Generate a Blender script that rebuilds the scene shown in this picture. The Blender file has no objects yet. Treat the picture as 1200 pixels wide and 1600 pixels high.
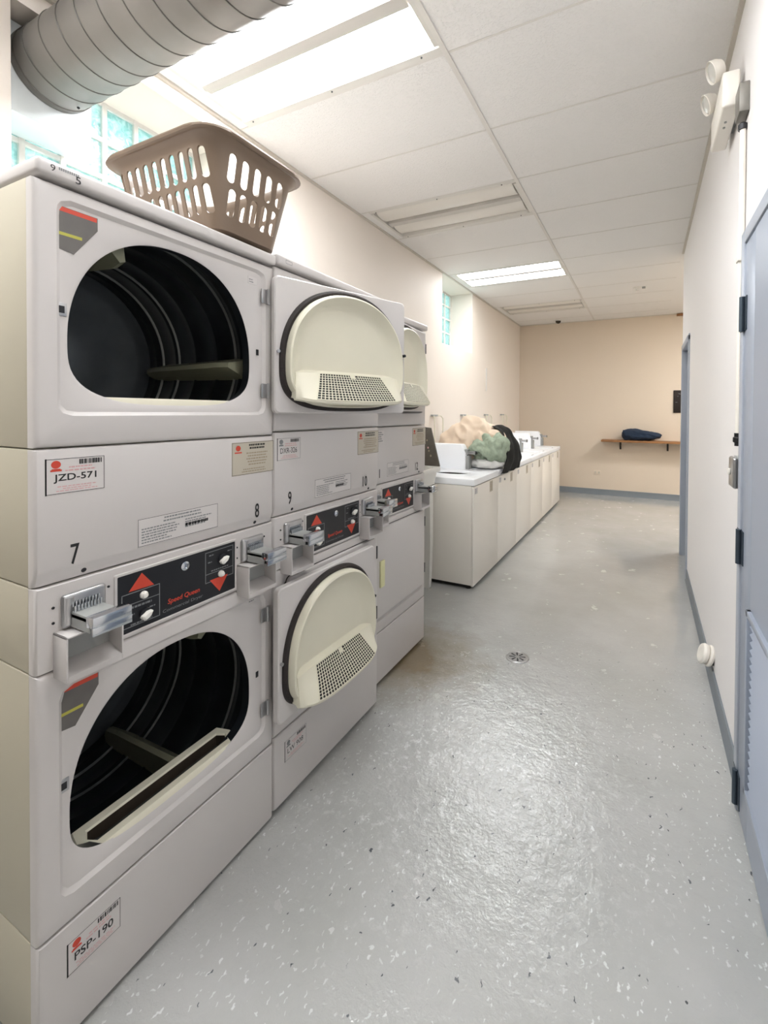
import bpy, bmesh, math, random
from mathutils import Vector, Matrix, noise

C = bpy.context.scene.collection
random.seed(7)
PI = math.pi

# ------------------------------------------------------------------ materials
def lin(c):
    if isinstance(c, str):
        c = c.lstrip('#'); c = [int(c[i:i+2], 16)/255 for i in (0, 2, 4)]
    return tuple((x/12.92 if x <= .04045 else ((x+.055)/1.055)**2.4) for x in c)

def mat(name, col, rough=.5, metal=0., var=.04, scale=6., bump=0., bscale=60., coat=0., emit=0., spec=.5):
    m = bpy.data.materials.new(name); m.use_nodes = True
    nt = m.node_tree; b = nt.nodes['Principled BSDF']
    c = lin(col)
    tc = nt.nodes.new('ShaderNodeTexCoord')
    nz = nt.nodes.new('ShaderNodeTexNoise'); nz.inputs['Scale'].default_value = scale; nz.inputs['Detail'].default_value = 5
    nt.links.new(tc.outputs['Object'], nz.inputs['Vector'])
    mx = nt.nodes.new('ShaderNodeMix'); mx.data_type = 'RGBA'
    mx.inputs[6].default_value = (*[max(0, x*(1-var*1.6)) for x in c], 1)
    mx.inputs[7].default_value = (*[min(1, x*(1+var*.6)) for x in c], 1)
    nt.links.new(nz.outputs['Fac'], mx.inputs[0])
    nt.links.new(mx.outputs[2], b.inputs['Base Color'])
    b.inputs['Roughness'].default_value = rough; b.inputs['Metallic'].default_value = metal
    b.inputs['Coat Weight'].default_value = coat
    b.inputs['Specular IOR Level'].default_value = spec
    if emit:
        b.inputs['Emission Color'].default_value = (.94, .97, 1, 1); b.inputs['Emission Strength'].default_value = emit
    if bump:
        n2 = nt.nodes.new('ShaderNodeTexNoise'); n2.inputs['Scale'].default_value = bscale; n2.inputs['Detail'].default_value = 4
        nt.links.new(tc.outputs['Object'], n2.inputs['Vector'])
        bp = nt.nodes.new('ShaderNodeBump'); bp.inputs['Strength'].default_value = bump; bp.inputs['Distance'].default_value = .01
        nt.links.new(n2.outputs['Fac'], bp.inputs['Height']); nt.links.new(bp.outputs['Normal'], b.inputs['Normal'])
    return m

M = {}
M['enamel'] = mat('white_enamel', '#cac5c2', .32, var=.02, scale=2)
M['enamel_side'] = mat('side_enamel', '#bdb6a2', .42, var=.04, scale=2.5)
M['washer'] = mat('washer_enamel', '#efe9df', .3, var=.03, scale=2)
M['washer_top'] = mat('washer_top_enamel', '#f8f9fb', .28, var=.01)
M['cream'] = mat('cream_plastic', '#dfdac6', .4, var=.03)
M['wall'] = mat('painted_wall', '#e9dfd4', .6, var=.02, scale=1.2, bump=.08, bscale=90)
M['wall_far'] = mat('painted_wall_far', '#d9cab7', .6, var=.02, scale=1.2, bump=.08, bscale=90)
M['wall_right'] = mat('painted_wall_right', '#efebe9', .55, var=.015, scale=1.2, bump=.08, bscale=90)
M['reveal'] = mat('white_reveal', '#f0f0ee', .6, var=.02)
M['trim_white'] = mat('white_metal_trim', '#dedad4', .4, var=.03)
M['base'] = mat('vinyl_base', '#7b8288', .5, var=.06)
M['door'] = mat('door_paint', '#98a0ae', .38, var=.03, scale=1.5)
M['frame'] = mat('frame_paint', '#aab0bb', .38, var=.03)
M['hinge'] = mat('hinge_steel', '#4a5560', .4, .6, var=.1)
M['black'] = mat('black_panel', '#16171b', .35, var=.15, scale=30)
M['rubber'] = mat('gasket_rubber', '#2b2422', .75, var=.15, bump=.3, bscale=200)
M['drum'] = mat('drum_porcelain', '#24272c', .3, .25, var=.5, scale=14, bump=.05, bscale=40)
M['drum_back'] = mat('drum_back_steel', '#8f969c', .42, .55, var=.4, scale=5)
M['band'] = mat('drum_band', '#b0b2ae', .35, .7, var=.2)
M['baffle'] = mat('drum_baffle', '#93937c', .45, .1, var=.15)
M['steel'] = mat('steel', '#b9b9ba', .28, .9, var=.1, scale=30)
M['chrome'] = mat('chrome', '#c9cdd2', .16, 1., var=.05)
M['darksteel'] = mat('dark_steel', '#3a3a3c', .4, .7, var=.2)
M['grey'] = mat('grey_plastic', '#9b9c99', .45, var=.05)
M['red'] = mat('red_print', '#c8432e', .45, var=.05)
M['grey_print'] = mat('grey_print', '#7d7f80', .5, var=.05)
M['black_print'] = mat('black_print', '#1b1a1a', .5, var=.05)
M['pink_print'] = mat('pink_print', '#d3a4a4', .5, var=.05)
M['tan_print'] = mat('tan_print', '#9b8d78', .5, var=.05)
M['label'] = mat('label_paper', '#cfcac7', .4, var=.02)
M['label_tan'] = mat('label_tan', '#bcb4a4', .4, var=.03)
M['sticker'] = mat('warning_sticker', '#67635f', .5, var=.15, scale=25)
M['yellow'] = mat('yellow_print', '#b5b04a', .5, var=.05)
M['pull'] = mat('pull_plastic', '#dcd9a8', .4, var=.05)
M['basket'] = mat('taupe_plastic', '#786655', .45, var=.05, scale=4)
M['duct'] = mat('galvanised_steel', '#8d8a86', .45, .5, var=.12, scale=9, bump=.06, bscale=14)
M['duct_seam'] = mat('duct_seam', '#6f6c68', .45, .5, var=.1)
M['sheet'] = mat('sheet_metal', '#dfe6e8', .4, .1, var=.04)
M['tile'] = None
M['wood'] = mat('shelf_wood', '#9a6a3e', .5, var=.25, scale=9)
M['iron'] = mat('bracket_iron', '#2a2320', .5, .4, var=.1)
M['denim'] = mat('denim_cloth', '#1f3148', .85, var=.3, scale=18, bump=.3, bscale=300)
M['peach'] = mat('peach_cloth', '#ecd6be', .85, var=.06, scale=8, bump=.25, bscale=120)
M['green'] = mat('green_cloth', '#b4c2aa', .85, var=.4, scale=22, bump=.3, bscale=150)
M['white_cloth'] = mat('white_cloth', '#dcdad6', .85, var=.05, bump=.3, bscale=120)
M['black_cloth'] = mat('black_cloth', '#17150f', .9, var=.2, bump=.2, bscale=150)
M['duct_in'] = mat('duct_inside', '#3a2f24', .7, var=.3, scale=30)
M['guard'] = mat('guard_board', '#5d564d', .5, var=.25, scale=20)
M['white_plastic'] = mat('white_plastic', '#e6e3dc', .35, var=.02)
M['offwhite'] = mat('offwhite_paint', '#efe9df', .4, var=.03)
M['lamp_glass'] = mat('lamp_glass', '#dcdad4', .08, .4, var=.05)
M['fixture'] = mat('fixture_enamel', '#d9d5cd', .45, var=.02)
M['fixture_dark'] = mat('fixture_valley', '#c9c4bc', .5, var=.04)
M['lens_off'] = mat('lens_unlit', '#e6e1d8', .35, var=.03)
M['lens_on'] = mat('lens_lit', '#ffffff', .4, var=.0, emit=15.)
M['lens_far'] = mat('lens_lit_far', '#ffffff', .4, var=.0, emit=9.)
M['fill_lens_side'] = mat('lens_fill_side', '#ffffff', .4, var=.0, emit=25.)
M['fill_lens_near'] = mat('lens_fill_near', '#ffffff', .4, var=.0, emit=12.)
M['fill_lens_left'] = mat('lens_fill_left', '#ffffff', .4, var=.0, emit=12.)
M['camera_dome'] = mat('dome_dark', '#33291d', .2, var=.1)
M['gap_shade'] = mat('dark_gap', '#2a2723', .8, var=.2)  # near-black that puts the shade of gaps and hollows into the colour

def floor_mat():
    m = bpy.data.materials.new('painted_concrete'); m.use_nodes = True
    nt = m.node_tree; L = nt.links; N = nt.nodes; b = N['Principled BSDF']
    tc = N.new('ShaderNodeTexCoord')
    def noise_(s, d=5, r=.6):
        n = N.new('ShaderNodeTexNoise'); n.inputs['Scale'].default_value = s; n.inputs['Detail'].default_value = d; n.inputs['Roughness'].default_value = r
        L.new(tc.outputs['Object'], n.inputs['Vector']); return n
    def ramp(src, p0, p1):
        r = N.new('ShaderNodeMapRange'); r.inputs[1].default_value = p0; r.inputs[2].default_value = p1
        L.new(src, r.inputs[0]); return r.outputs[0]
    def mix(f, a, b_):
        x = N.new('ShaderNodeMix'); x.data_type = 'RGBA'
        L.new(f, x.inputs[0])
        for k, v in ((6, a), (7, b_)):
            if isinstance(v, str): x.inputs[k].default_value = (*lin(v), 1)
            else: L.new(v, x.inputs[k])
        return x.outputs[2]
    def mul(a, b_):
        x = N.new('ShaderNodeMath'); x.operation = 'MULTIPLY'; L.new(a, x.inputs[0]); L.new(b_, x.inputs[1]); return x.outputs[0]
    base = mix(ramp(noise_(2.2, 6).outputs['Fac'], .3, .7), '#a9aaa6', '#b6b6b4')
    base = mix(ramp(noise_(17, 5, .7).outputs['Fac'], .66, .9), base, '#c6c7c3')
    # chips of white and dark paint: voronoi cells kept only near their centre
    def flecks(scale, size, keep, seedoff):
        mp = N.new('ShaderNodeMapping'); mp.inputs['Location'].default_value = (seedoff, seedoff*.7, 0)
        mp.inputs['Rotation'].default_value = (0, 0, .5); mp.inputs['Scale'].default_value = (1, .42, 1)
        wr = noise_(40, 2)
        ad = N.new('ShaderNodeVectorMath'); ad.operation = 'MULTIPLY_ADD'
        L.new(wr.outputs['Color'], ad.inputs[0]); ad.inputs[1].default_value = (.035, .035, .02); L.new(tc.outputs['Object'], ad.inputs[2])
        L.new(ad.outputs[0], mp.inputs['Vector'])
        v = N.new('ShaderNodeTexVoronoi'); v.inputs['Scale'].default_value = scale
        L.new(mp.outputs[0], v.inputs['Vector'])
        near = ramp(v.outputs['Distance'], size, size*.7)
        sp = N.new('ShaderNodeSeparateColor'); L.new(v.outputs['Color'], sp.inputs[0])
        k = N.new('ShaderNodeMath'); k.operation = 'GREATER_THAN'; k.inputs[1].default_value = keep; L.new(sp.outputs[0], k.inputs[0])
        return mul(near, k.outputs[0])
    # far part of the floor is cleaner
    sx = N.new('ShaderNodeSeparateXYZ'); L.new(tc.outputs['Object'], sx.inputs[0])
    wear = ramp(sx.outputs['Y'], 3.2, 2.2)
    patch = ramp(noise_(3.0, 3).outputs['Fac'], .36, .5)
    base = mix(mul(mul(flecks(42, .17, .45, 3.1), wear), patch), base, '#d3d6d4')
    base = mix(mul(mul(flecks(75, .22, .45, 8.7), wear), patch), base, '#cbcfcc')
    base = mix(mul(flecks(34, .11, .76, 17.3), wear), base, '#62666a')
    base = mix(mul(flecks(52, .15, .86, 27.3), wear), base, '#55595c')
    # worn, scuffed paint and painted-in glints where people stand at the dryers
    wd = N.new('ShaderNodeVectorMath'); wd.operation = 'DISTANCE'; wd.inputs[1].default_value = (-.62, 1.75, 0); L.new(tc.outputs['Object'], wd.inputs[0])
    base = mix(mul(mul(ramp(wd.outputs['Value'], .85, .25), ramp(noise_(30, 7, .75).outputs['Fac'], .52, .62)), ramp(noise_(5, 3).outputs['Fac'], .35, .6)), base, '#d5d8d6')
    # brown rust stain beside the dryer bases
    st = N.new('ShaderNodeVectorMath'); st.operation = 'DISTANCE'; st.inputs[1].default_value = (-1.05, 2.5, 0)
    ns = noise_(6, 4); ad = N.new('ShaderNodeVectorMath'); ad.operation = 'MULTIPLY_ADD'
    L.new(ns.outputs['Color'], ad.inputs[0]); ad.inputs[1].default_value = (.35, .35, 0); L.new(tc.outputs['Object'], ad.inputs[2])
    L.new(ad.outputs[0], st.inputs[0])
    base = mix(ramp(st.outputs['Value'], .5, .12), base, '#7d6f57')
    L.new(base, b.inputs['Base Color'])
    L.new(ramp(noise_(9, 4).outputs['Fac'], 0, 1), b.inputs['Roughness'])
    rr = N.new('ShaderNodeMapRange'); rr.inputs[3].default_value = .14; rr.inputs[4].default_value = .34
    b.inputs['Coat Weight'].default_value = .8; b.inputs['Coat Roughness'].default_value = .08
    L.new(noise_(7, 4).outputs['Fac'], rr.inputs[0]); L.new(rr.outputs[0], b.inputs['Roughness'])
    add = N.new('ShaderNodeMath'); add.operation = 'MULTIPLY_ADD'; add.inputs[1].default_value = .35
    L.new(noise_(66, 3).outputs['Fac'], add.inputs[0]); L.new(noise_(13, 4).outputs['Fac'], add.inputs[2])
    bp = N.new('ShaderNodeBump'); bp.inputs['Distance'].default_value = .012
    sm = N.new('ShaderNodeMapRange'); sm.inputs[1].default_value = 2; sm.inputs[2].default_value = 3.4; sm.inputs[3].default_value = .45; sm.inputs[4].default_value = .08
    L.new(sx.outputs['Y'], sm.inputs[0]); L.new(sm.outputs[0], bp.inputs['Strength'])
    L.new(add.outputs[0], bp.inputs['Height']); L.new(bp.outputs[0], b.inputs['Normal']); L.new(bp.outputs[0], b.inputs['Coat Normal'])
    return m
M['floor'] = floor_mat()

def tile_mat():
    m = mat('ceiling_tile', '#ece9e5', .9, var=.03, scale=1.5)
    nt = m.node_tree; b = nt.nodes['Principled BSDF']
    tc = nt.nodes.new('ShaderNodeTexCoord')
    n = nt.nodes.new('ShaderNodeTexNoise'); n.inputs['Scale'].default_value = 95; n.inputs['Detail'].default_value = 3
    nt.links.new(tc.outputs['Object'], n.inputs['Vector'])
    r = nt.nodes.new('ShaderNodeMapRange'); r.inputs[1].default_value = .35; r.inputs[2].default_value = .5
    nt.links.new(n.outputs['Fac'], r.inputs[0])
    bp = nt.nodes.new('ShaderNodeBump'); bp.inputs['Strength'].default_value = .5; bp.inputs['Distance'].default_value = .003
    nt.links.new(r.outputs[0], bp.inputs['Height']); nt.links.new(bp.outputs[0], b.inputs['Normal'])
    return m
M['tile'] = tile_mat()

def glass_mat():
    m = bpy.data.materials.new('ripple_glass'); m.use_nodes = True
    nt = m.node_tree; N = nt.nodes; L = nt.links
    out = N['Material Output']; N.remove(N['Principled BSDF'])
    tc = N.new('ShaderNodeTexCoord'); n = N.new('ShaderNodeTexNoise'); n.inputs['Scale'].default_value = 26; n.inputs['Detail'].default_value = 4; n.inputs['Distortion'].default_value = 1.5
    L.new(tc.outputs['Object'], n.inputs['Vector'])
    mx = N.new('ShaderNodeMix'); mx.data_type = 'RGBA'
    r = N.new('ShaderNodeMapRange'); r.inputs[1].default_value = .35; r.inputs[2].default_value = .65; L.new(n.outputs['Fac'], r.inputs[0])
    L.new(r.outputs[0], mx.inputs[0]); mx.inputs[6].default_value = (*lin('#a9cfcb'), 1); mx.inputs[7].default_value = (*lin('#e2f2f0'), 1)
    bp = N.new('ShaderNodeBump'); bp.inputs['Strength'].default_value = .6; bp.inputs['Distance'].default_value = .01; L.new(n.outputs['Fac'], bp.inputs['Height'])
    tr = N.new('ShaderNodeBsdfTransparent'); tl = N.new('ShaderNodeBsdfTranslucent'); gl = N.new('ShaderNodeBsdfGlossy'); gl.inputs['Roughness'].default_value = .1
    L.new(mx.outputs[2], tr.inputs['Color']); L.new(mx.outputs[2], tl.inputs['Color']); L.new(bp.outputs[0], gl.inputs['Normal']); L.new(bp.outputs[0], tl.inputs['Normal'])
    a = N.new('ShaderNodeMixShader'); a.inputs[0].default_value = .5; L.new(tr.outputs[0], a.inputs[1]); L.new(tl.outputs[0], a.inputs[2])
    f = N.new('ShaderNodeMixShader'); f.inputs[0].default_value = .08; L.new(a.outputs[0], f.inputs[1]); L.new(gl.outputs[0], f.inputs[2])
    L.new(f.outputs[0], out.inputs['Surface'])
    return m
M['glass'] = glass_mat()

# ------------------------------------------------------------------ mesh helpers
class MB:
    def __init__(s): s.bm = bmesh.new(); s.mi = 0
    def _tag(s, faces):
        for f in faces: f.material_index = s.mi
    def box(s, x0, x1, y0, y1, z0, z1, bev=0., seg=2):
        v = [s.bm.verts.new((x, y, z)) for x in (x0, x1) for y in (y0, y1) for z in (z0, z1)]
        q = [(0, 1, 3, 2), (4, 6, 7, 5), (0, 4, 5, 1), (2, 3, 7, 6), (0, 2, 6, 4), (1, 5, 7, 3)]
        fs = [s.bm.faces.new([v[i] for i in t]) for t in q]; s._tag(fs)
        if bev:
            es = list({e for f in fs for e in f.edges})
            r = bmesh.ops.bevel(s.bm, geom=es, offset=bev, segments=seg, affect='EDGES', profile=.5)
            s._tag(r['faces'])
        return s
    def prism(s, pts, axis, lo, hi, bev=0.):
        """polygon pts in the two other axes (cyclic order) extruded along axis"""
        def P(a, b, h):
            return {0: (h, a, b), 1: (a, h, b), 2: (a, b, h)}[axis]
        A = [s.bm.verts.new(P(a, b, lo)) for a, b in pts]; B = [s.bm.verts.new(P(a, b, hi)) for a, b in pts]
        n = len(pts)
        fs = [s.bm.faces.new(A[::-1]), s.bm.faces.new(B)] + [s.bm.faces.new((A[i], A[(i+1) % n], B[(i+1) % n], B[i])) for i in range(n)]
        s._tag(fs)
        if bev:
            es = list({e for f in fs[:2] for e in f.edges})
            r = bmesh.ops.bevel(s.bm, geom=es, offset=bev, segments=2, affect='EDGES', profile=.5); s._tag(r['faces'])
        return s
    def rings(s, rings, closed=True, cap0=False, cap1=False):
        R = [[s.bm.verts.new(p) for p in r] for r in rings]; fs = []
        for a, b in zip(R, R[1:]):
            n = len(a)
            for i in range(n if closed else n-1):
                j = (i+1) % n
                fs.append(s.bm.faces.new((a[i], a[j], b[j], b[i])))
        if cap0: fs.append(s.bm.faces.new(R[0][::-1]))
        if cap1: fs.append(s.bm.faces.new(R[-1]))
        s._tag(fs); return s
    def tube(s, pts, r, seg=10, cap=True, closed=False):
        pts = [Vector(p) for p in pts]; R = []; up = None
        for i, p in enumerate(pts):
            a = pts[i-1] if (i or closed) else p; b = pts[(i+1) % len(pts)] if (i < len(pts)-1 or closed) else p
            t = (b-a).normalized()
            if up is None:
                up = Vector((0, 0, 1)) if abs(t.z) < .9 else Vector((1, 0, 0))
            n = (up - t*up.dot(t)).normalized(); up = n; bn = t.cross(n)
            rr = r[i] if isinstance(r, (list, tuple)) else r
            R.append([p+n*math.cos(2*PI*k/seg)*rr+bn*math.sin(2*PI*k/seg)*rr for k in range(seg)])
        if closed: R.append(R[0])
        return s.rings(R, True, cap and not closed, cap and not closed)
    def cyl(s, p0, p1, r0, r1=None, seg=20):
        return s.tube([p0, p1], [r0, r0 if r1 is None else r1], seg)
    def lathe(s, prof, o, d, seg=48, cap0=True, cap1=True):
        """prof: (radius, distance along d) pairs, axis d through o"""
        o = Vector(o); d = Vector(d).normalized()
        u = d.orthogonal().normalized(); w = d.cross(u)
        return s.rings([[o+d*h+(u*math.cos(2*PI*k/seg)+w*math.sin(2*PI*k/seg))*r for k in range(seg)] for r, h in prof], True, cap0, cap1)
    def poly(s, pts):
        f = s.bm.faces.new([s.bm.verts.new(p) for p in pts]); s._tag([f]); return s
    def build(s, name, mats, parent=None, loc=None, ang=35, smooth=True):
        bmesh.ops.recalc_face_normals(s.bm, faces=s.bm.faces)
        me = bpy.data.meshes.new(name); s.bm.to_mesh(me); s.bm.free()
        for m in (mats if isinstance(mats, (list, tuple)) else [mats]): me.materials.append(m)
        if smooth:
            for p in me.polygons: p.use_smooth = True
            me.set_sharp_from_angle(angle=math.radians(ang))
        o = bpy.data.objects.new(name, me); C.objects.link(o)
        if parent is not None: o.parent = parent
        if loc is not None: o.location = loc
        return o

def tag(o, label, cat, group=None):
    o['label'] = label; o['category'] = cat
    if group: o['group'] = group
    return o
def thing(name, label, cat, loc, rz=0, group=None):
    o = bpy.data.objects.new(name, None); C.objects.link(o)
    o.location = loc; o.rotation_euler = (0, 0, rz); o.empty_display_size = .1
    return tag(o, label, cat, group)
def struct(name, mb, m, **k):
    o = mb.build(name, m, **k); o['kind'] = 'structure'; return o
def base(o):
    """move the origin of a one-mesh thing to the middle of its base"""
    vs = [v.co for v in o.data.vertices]
    b = Vector(((min(v.x for v in vs)+max(v.x for v in vs))/2, (min(v.y for v in vs)+max(v.y for v in vs))/2, min(v.z for v in vs)))
    o.data.transform(Matrix.Translation(-b)); o.location = o.location + b
    return o

_txt = {}
def text_geo(s):
    if s not in _txt:
        cu = bpy.data.curves.new('t', 'FONT'); cu.body = s; cu.resolution_u = 3
        ob = bpy.data.objects.new('t', cu); C.objects.link(ob)
        dg = bpy.context.evaluated_depsgraph_get(); dg.update()
        me = bpy.data.meshes.new_from_object(ob.evaluated_get(dg))
        vs = [(v.co.x, v.co.y) for v in me.vertices]; fs = [tuple(p.vertices) for p in me.polygons]
        bpy.data.objects.remove(ob); bpy.data.curves.remove(cu); bpy.data.meshes.remove(me)
        x0 = min(a for a, _ in vs); x1 = max(a for a, _ in vs); y0 = min(b for _, b in vs); y1 = max(b for _, b in vs)
        _txt[s] = ([((a-x0)/(x1-x0), (b-y0)/(y1-y0)) for a, b in vs], fs)
    return _txt[s]
def put_text(mb, s, x, y0, y1, z0, z1, fatten=0., slant=0.):
    """letters on the plane x, filling y0..y1, z0..z1"""
    vs, fs = text_geo(s)
    for dy, dz in ([(0, 0)] if not fatten else [(0, 0), (fatten, 0), (0, fatten), (fatten, fatten)]):
        V = [mb.bm.verts.new((x, y0+a*(y1-y0)+dy+slant*b*(z1-z0), z0+b*(z1-z0)+dz)) for a, b in vs]
        for f in fs:
            try: mb._tag([mb.bm.faces.new([V[i] for i in f])])
            except ValueError: pass
        x += .00002
    return mb
def bar(mb, x, y0, y1, z0, z1): return mb.poly([(x, y0, z0), (x, y1, z0), (x, y1, z1), (x, y0, z1)])
def lines(mb, x, y0, y1, z0, z1, n, rnd, centre=False, th=.45):
    """a block of print too small to read"""
    h = (z1-z0)/n
    for i in range(n):
        L = (y1-y0)*rnd.uniform(.6, 1); a = y0 + ((y1-y0-L)/2 if centre else 0)
        z = z1-h*(i+.5)
        p = a
        while p < a+L:
            w = min(rnd.uniform(.004, .012), a+L-p); bar(mb, x, p, p+w*.8, z-h*th/2, z+h*th/2); p += w
    return mb
def outline(mb, x, y0, y1, z0, z1, t):
    bar(mb, x, y0, y1, z0, z0+t); bar(mb, x, y0, y1, z1-t, z1); bar(mb, x, y0, y0+t, z0, z1); bar(mb, x, y1-t, y1, z0, z1)
    return mb

# ------------------------------------------------------------------ room constants (camera foot is the world origin)
XL, XR, ZC, YB = -2.162, .336, 3.079, 8.403
XT, Y0T, TS = -.836, 1.883, .61
YR = 5.25
YN = -3.2           # wall behind the camera
XF = 2.4            # far side of the room beyond the right wall's end

# floor
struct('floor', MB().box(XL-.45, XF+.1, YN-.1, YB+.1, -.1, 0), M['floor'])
# left wall with two basement windows
b = MB(); xo = XL-.42
W1 = (.84, 1.85, 2.25, 2.995); W2 = (4.80, 5.815, 2.25, 3.075)
b.box(xo, XL, YN, W1[0], 0, ZC+.25).box(xo, XL, W1[0], W1[1], 0, W1[2]).box(xo, XL, W1[0], W1[1], W1[3], ZC+.25)
b.box(xo, XL, W1[1], W2[0], 0, ZC+.25).box(xo, XL, W2[0], W2[1], 0, W2[2]).box(xo, XL, W2[0], W2[1], W2[3], ZC+.25).box(xo, XL, W2[1], YB, 0, ZC+.25)
struct('wall_left', b, M['wall'])
struct('wall_back', MB().box(XL-.42, XF+.1, YB, YB+.12, 0, ZC+.25), M['wall_far'])
struct('wall_front', MB().box(XL-.42, XR+.12, YN-.12, YN, 0, ZC+.25), mat('painted_wall_front', '#8d8a84', .6, var=.03))
# right wall, with the louvred door near the camera and an open doorway at its end
D1 = (1.02, 1.985, 2.10); D2 = (4.44, YR, 2.12); XW = XR+.14
b = MB()
b.box(XR, XW, YN, D1[0], 0, ZC+.25).box(XR, XW, D1[0], D1[1], D1[2], ZC+.25).box(XR, XW, D1[1], D2[0], 0, ZC+.25).box(XR, XW, D2[0], D2[1], D2[2], ZC+.25)
b.box(XR, XW, YR, YR+.05, 0, ZC+.25)
struct('wall_right', b, M['wall_right'])
struct('wall_side', MB().box(XW, XF+.1, YR-.07, YR+.05, 0, ZC+.25).box(XF, XF+.12, YR+.05, YB, 0, ZC+.25), M['wall_far'])

# suspended ceiling: tiles by cell, leaving the fixture cells open
cells = {}
FIX = {-4: 'on', -1: 'on', 2: 'off', 5: 'on', 8: 'off'}  # first entry is an added fill light out of view
FIXR = {-2}         # right-hand bay over the camera, open for an added fill light
FIXS = {7}          # bay beyond the right wall, open for an added fill light
b = MB(); k = -9
while Y0T+TS*k < YB:
    ya, yb_ = max(YN, Y0T+TS*k), min(YB, Y0T+TS*(k+1))
    if yb_ > ya:
        if k not in FIX: b.box(-2.075, XT, ya, yb_, ZC, ZC+.02)
        b.box(XL, -2.075, ya, yb_, ZC, ZC+.02)
        if k not in FIXR: b.box(XT, XR, ya, yb_, ZC, ZC+.02)
        if yb_ > YR+.05:
            if k in FIXS: b.box(XR, .96, max(ya, YR+.05), yb_, ZC, ZC+.02).box(2.16, XF, max(ya, YR+.05), yb_, ZC, ZC+.02)
            else: b.box(XR, XF, max(ya, YR+.05), yb_, ZC, ZC+.02)
    k += 1
b.box(XL, XF, YN, YB, ZC+.2, ZC+.22)
struct('ceiling', b, M['tile'])
b = MB(); t = .012
b.box(XT-t, XT+t, YN, YB, ZC-.006, ZC+.002)
k = -8
while Y0T+TS*k < YB:
    y = Y0T+TS*k
    if y > YN:
        b.box(XT+t, XR-.02, y-t*.45, y+t*.45, ZC-.0025, ZC+.001)
        b.box(XL+.02, XT-t, y-t*.45, y+t*.45, ZC-.0025, ZC+.001)
    k += 1
struct('trim_1', b, mat('tbar_enamel', '#ddd8d1', .5, var=.02))
b = MB()
b.box(XL, XL+.02, YN, YB, ZC-.012, ZC+.002).box(XL, XF, YB-.02, YB, ZC-.012, ZC+.002).box(XR-.02, XR, YN, YR, ZC-.012, ZC+.002)
struct('trim_2', b, mat('wall_angle', '#cdc6ba', .5, var=.02))

# baseboards
def basepts(d): return [(0, 0), (d*1.7, 0), (d*1.7, .004), (d, .022), (d, .096), (d*.6, .1), (0, .1)]
struct('baseboard_back', MB().prism([(YB-a, z) for a, z in basepts(.008)], 0, XL, XF), M['base'])
struct('baseboard_right', MB().prism([(XR-a, z) for a, z in basepts(.008)], 1, D1[1]+.05, D2[0]), M['base'])
struct('baseboard_left', MB().prism([(XL+a, z) for a, z in basepts(.008)], 1, YN, YB), M['base'])

# ------------------------------------------------------------------ windows
def window(name, y0, y1, z0, z1, ys, zs, xg):
    f = MB(); t = .011
    for y in [y0+t]+ys+[y1-t]: f.box(xg-.02, xg+.022, y-t, y+t, z0, z1)
    for z in [z0+t]+zs+[z1-t]: f.box(xg-.02, xg+.02, y0, y1, z-t, z+t)
    o = struct(name, f, M['trim_white'], smooth=False)
    g = MB().box(xg-.006, xg+.006, y0, y1, z0, z1).build('glass', M['glass'], o)
    return o
window('window_1', W1[0], W1[1], W1[2], W1[3], [1.0, 1.155, 1.335, 1.49, 1.64, 1.75], [2.62, 2.805], -2.5)
window('window_2', W2[0], W2[1], W2[2]+.1, W2[3], [5.0, 5.2, 5.4, 5.61], [2.53, 2.72, 2.9], -2.505)
b = MB()
b.prism([(-2.5, W1[2]), (XL, W1[2]), (XL, W1[2]+.015), (-2.485, W1[2]+.06), (-2.5, W1[2]+.06)], 1, W1[0], W1[1])
b.prism([(-2.505, W2[2]), (XL, W2[2]), (XL, W2[2]+.004), (-2.49, W2[2]+.1), (-2.505, W2[2]+.1)], 1, W2[0], W2[1])
struct('trim_3', b, M['reveal'])

# ------------------------------------------------------------------ doors
# louvred steel door, hinges towards the back of the room
xd = .316
fr = MB(); fw = .048
for ya, yb_, za, zb in ((D1[1]-fw, D1[1]+.004, 0, D1[2]), (D1[0]-.004, D1[0]+fw, 0, D1[2]), (D1[0]+fw, D1[1]-fw, D1[2]-fw, D1[2])):
    fr.box(xd-.006, XW+.006, ya, yb_, za, zb, .004)
struct('trim_4', fr, M['frame'])
dy0, dy1, dz1 = D1[0]+fw+.003, D1[1]-fw-.004, D1[2]-fw-.004
ly0, ly1, lz0, lz1 = dy0+.12, dy1-.155, .19, .80
d = MB(); zb = .012
d.box(xd, xd+.045, dy0, ly0, zb, dz1, .002).box(xd, xd+.045, ly1, dy1, zb, dz1, .002).box(xd, xd+.045, ly0, ly1, zb, lz0).box(xd, xd+.045, ly0, ly1, lz1, dz1)
door1 = struct('door_1', d, M['door'])
lv = MB(); fr_t = .022
for a in (ly0, ly1-fr_t): lv.box(xd-.012, xd+.04, a, a+fr_t, lz0, lz1, .003)
for z in (lz0, lz1-fr_t): lv.box(xd-.012, xd+.04, ly0, ly1, z, z+fr_t, .003)
n = 22
for i in range(n):
    z = lz0+fr_t+(lz1-lz0-2*fr_t)*(i+.5)/n
    lv.prism([(xd-.004, z-.013), (xd, z-.014), (xd+.03, z+.011), (xd+.026, z+.013)], 1, ly0+fr_t, ly1-fr_t)
lv.build('louvre', M['door'], door1)
MB().box(xd+.036, xd+.042, ly0, ly1, lz0, lz1).build('louvre_gap_shade', M['gap_shade'], door1)
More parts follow.
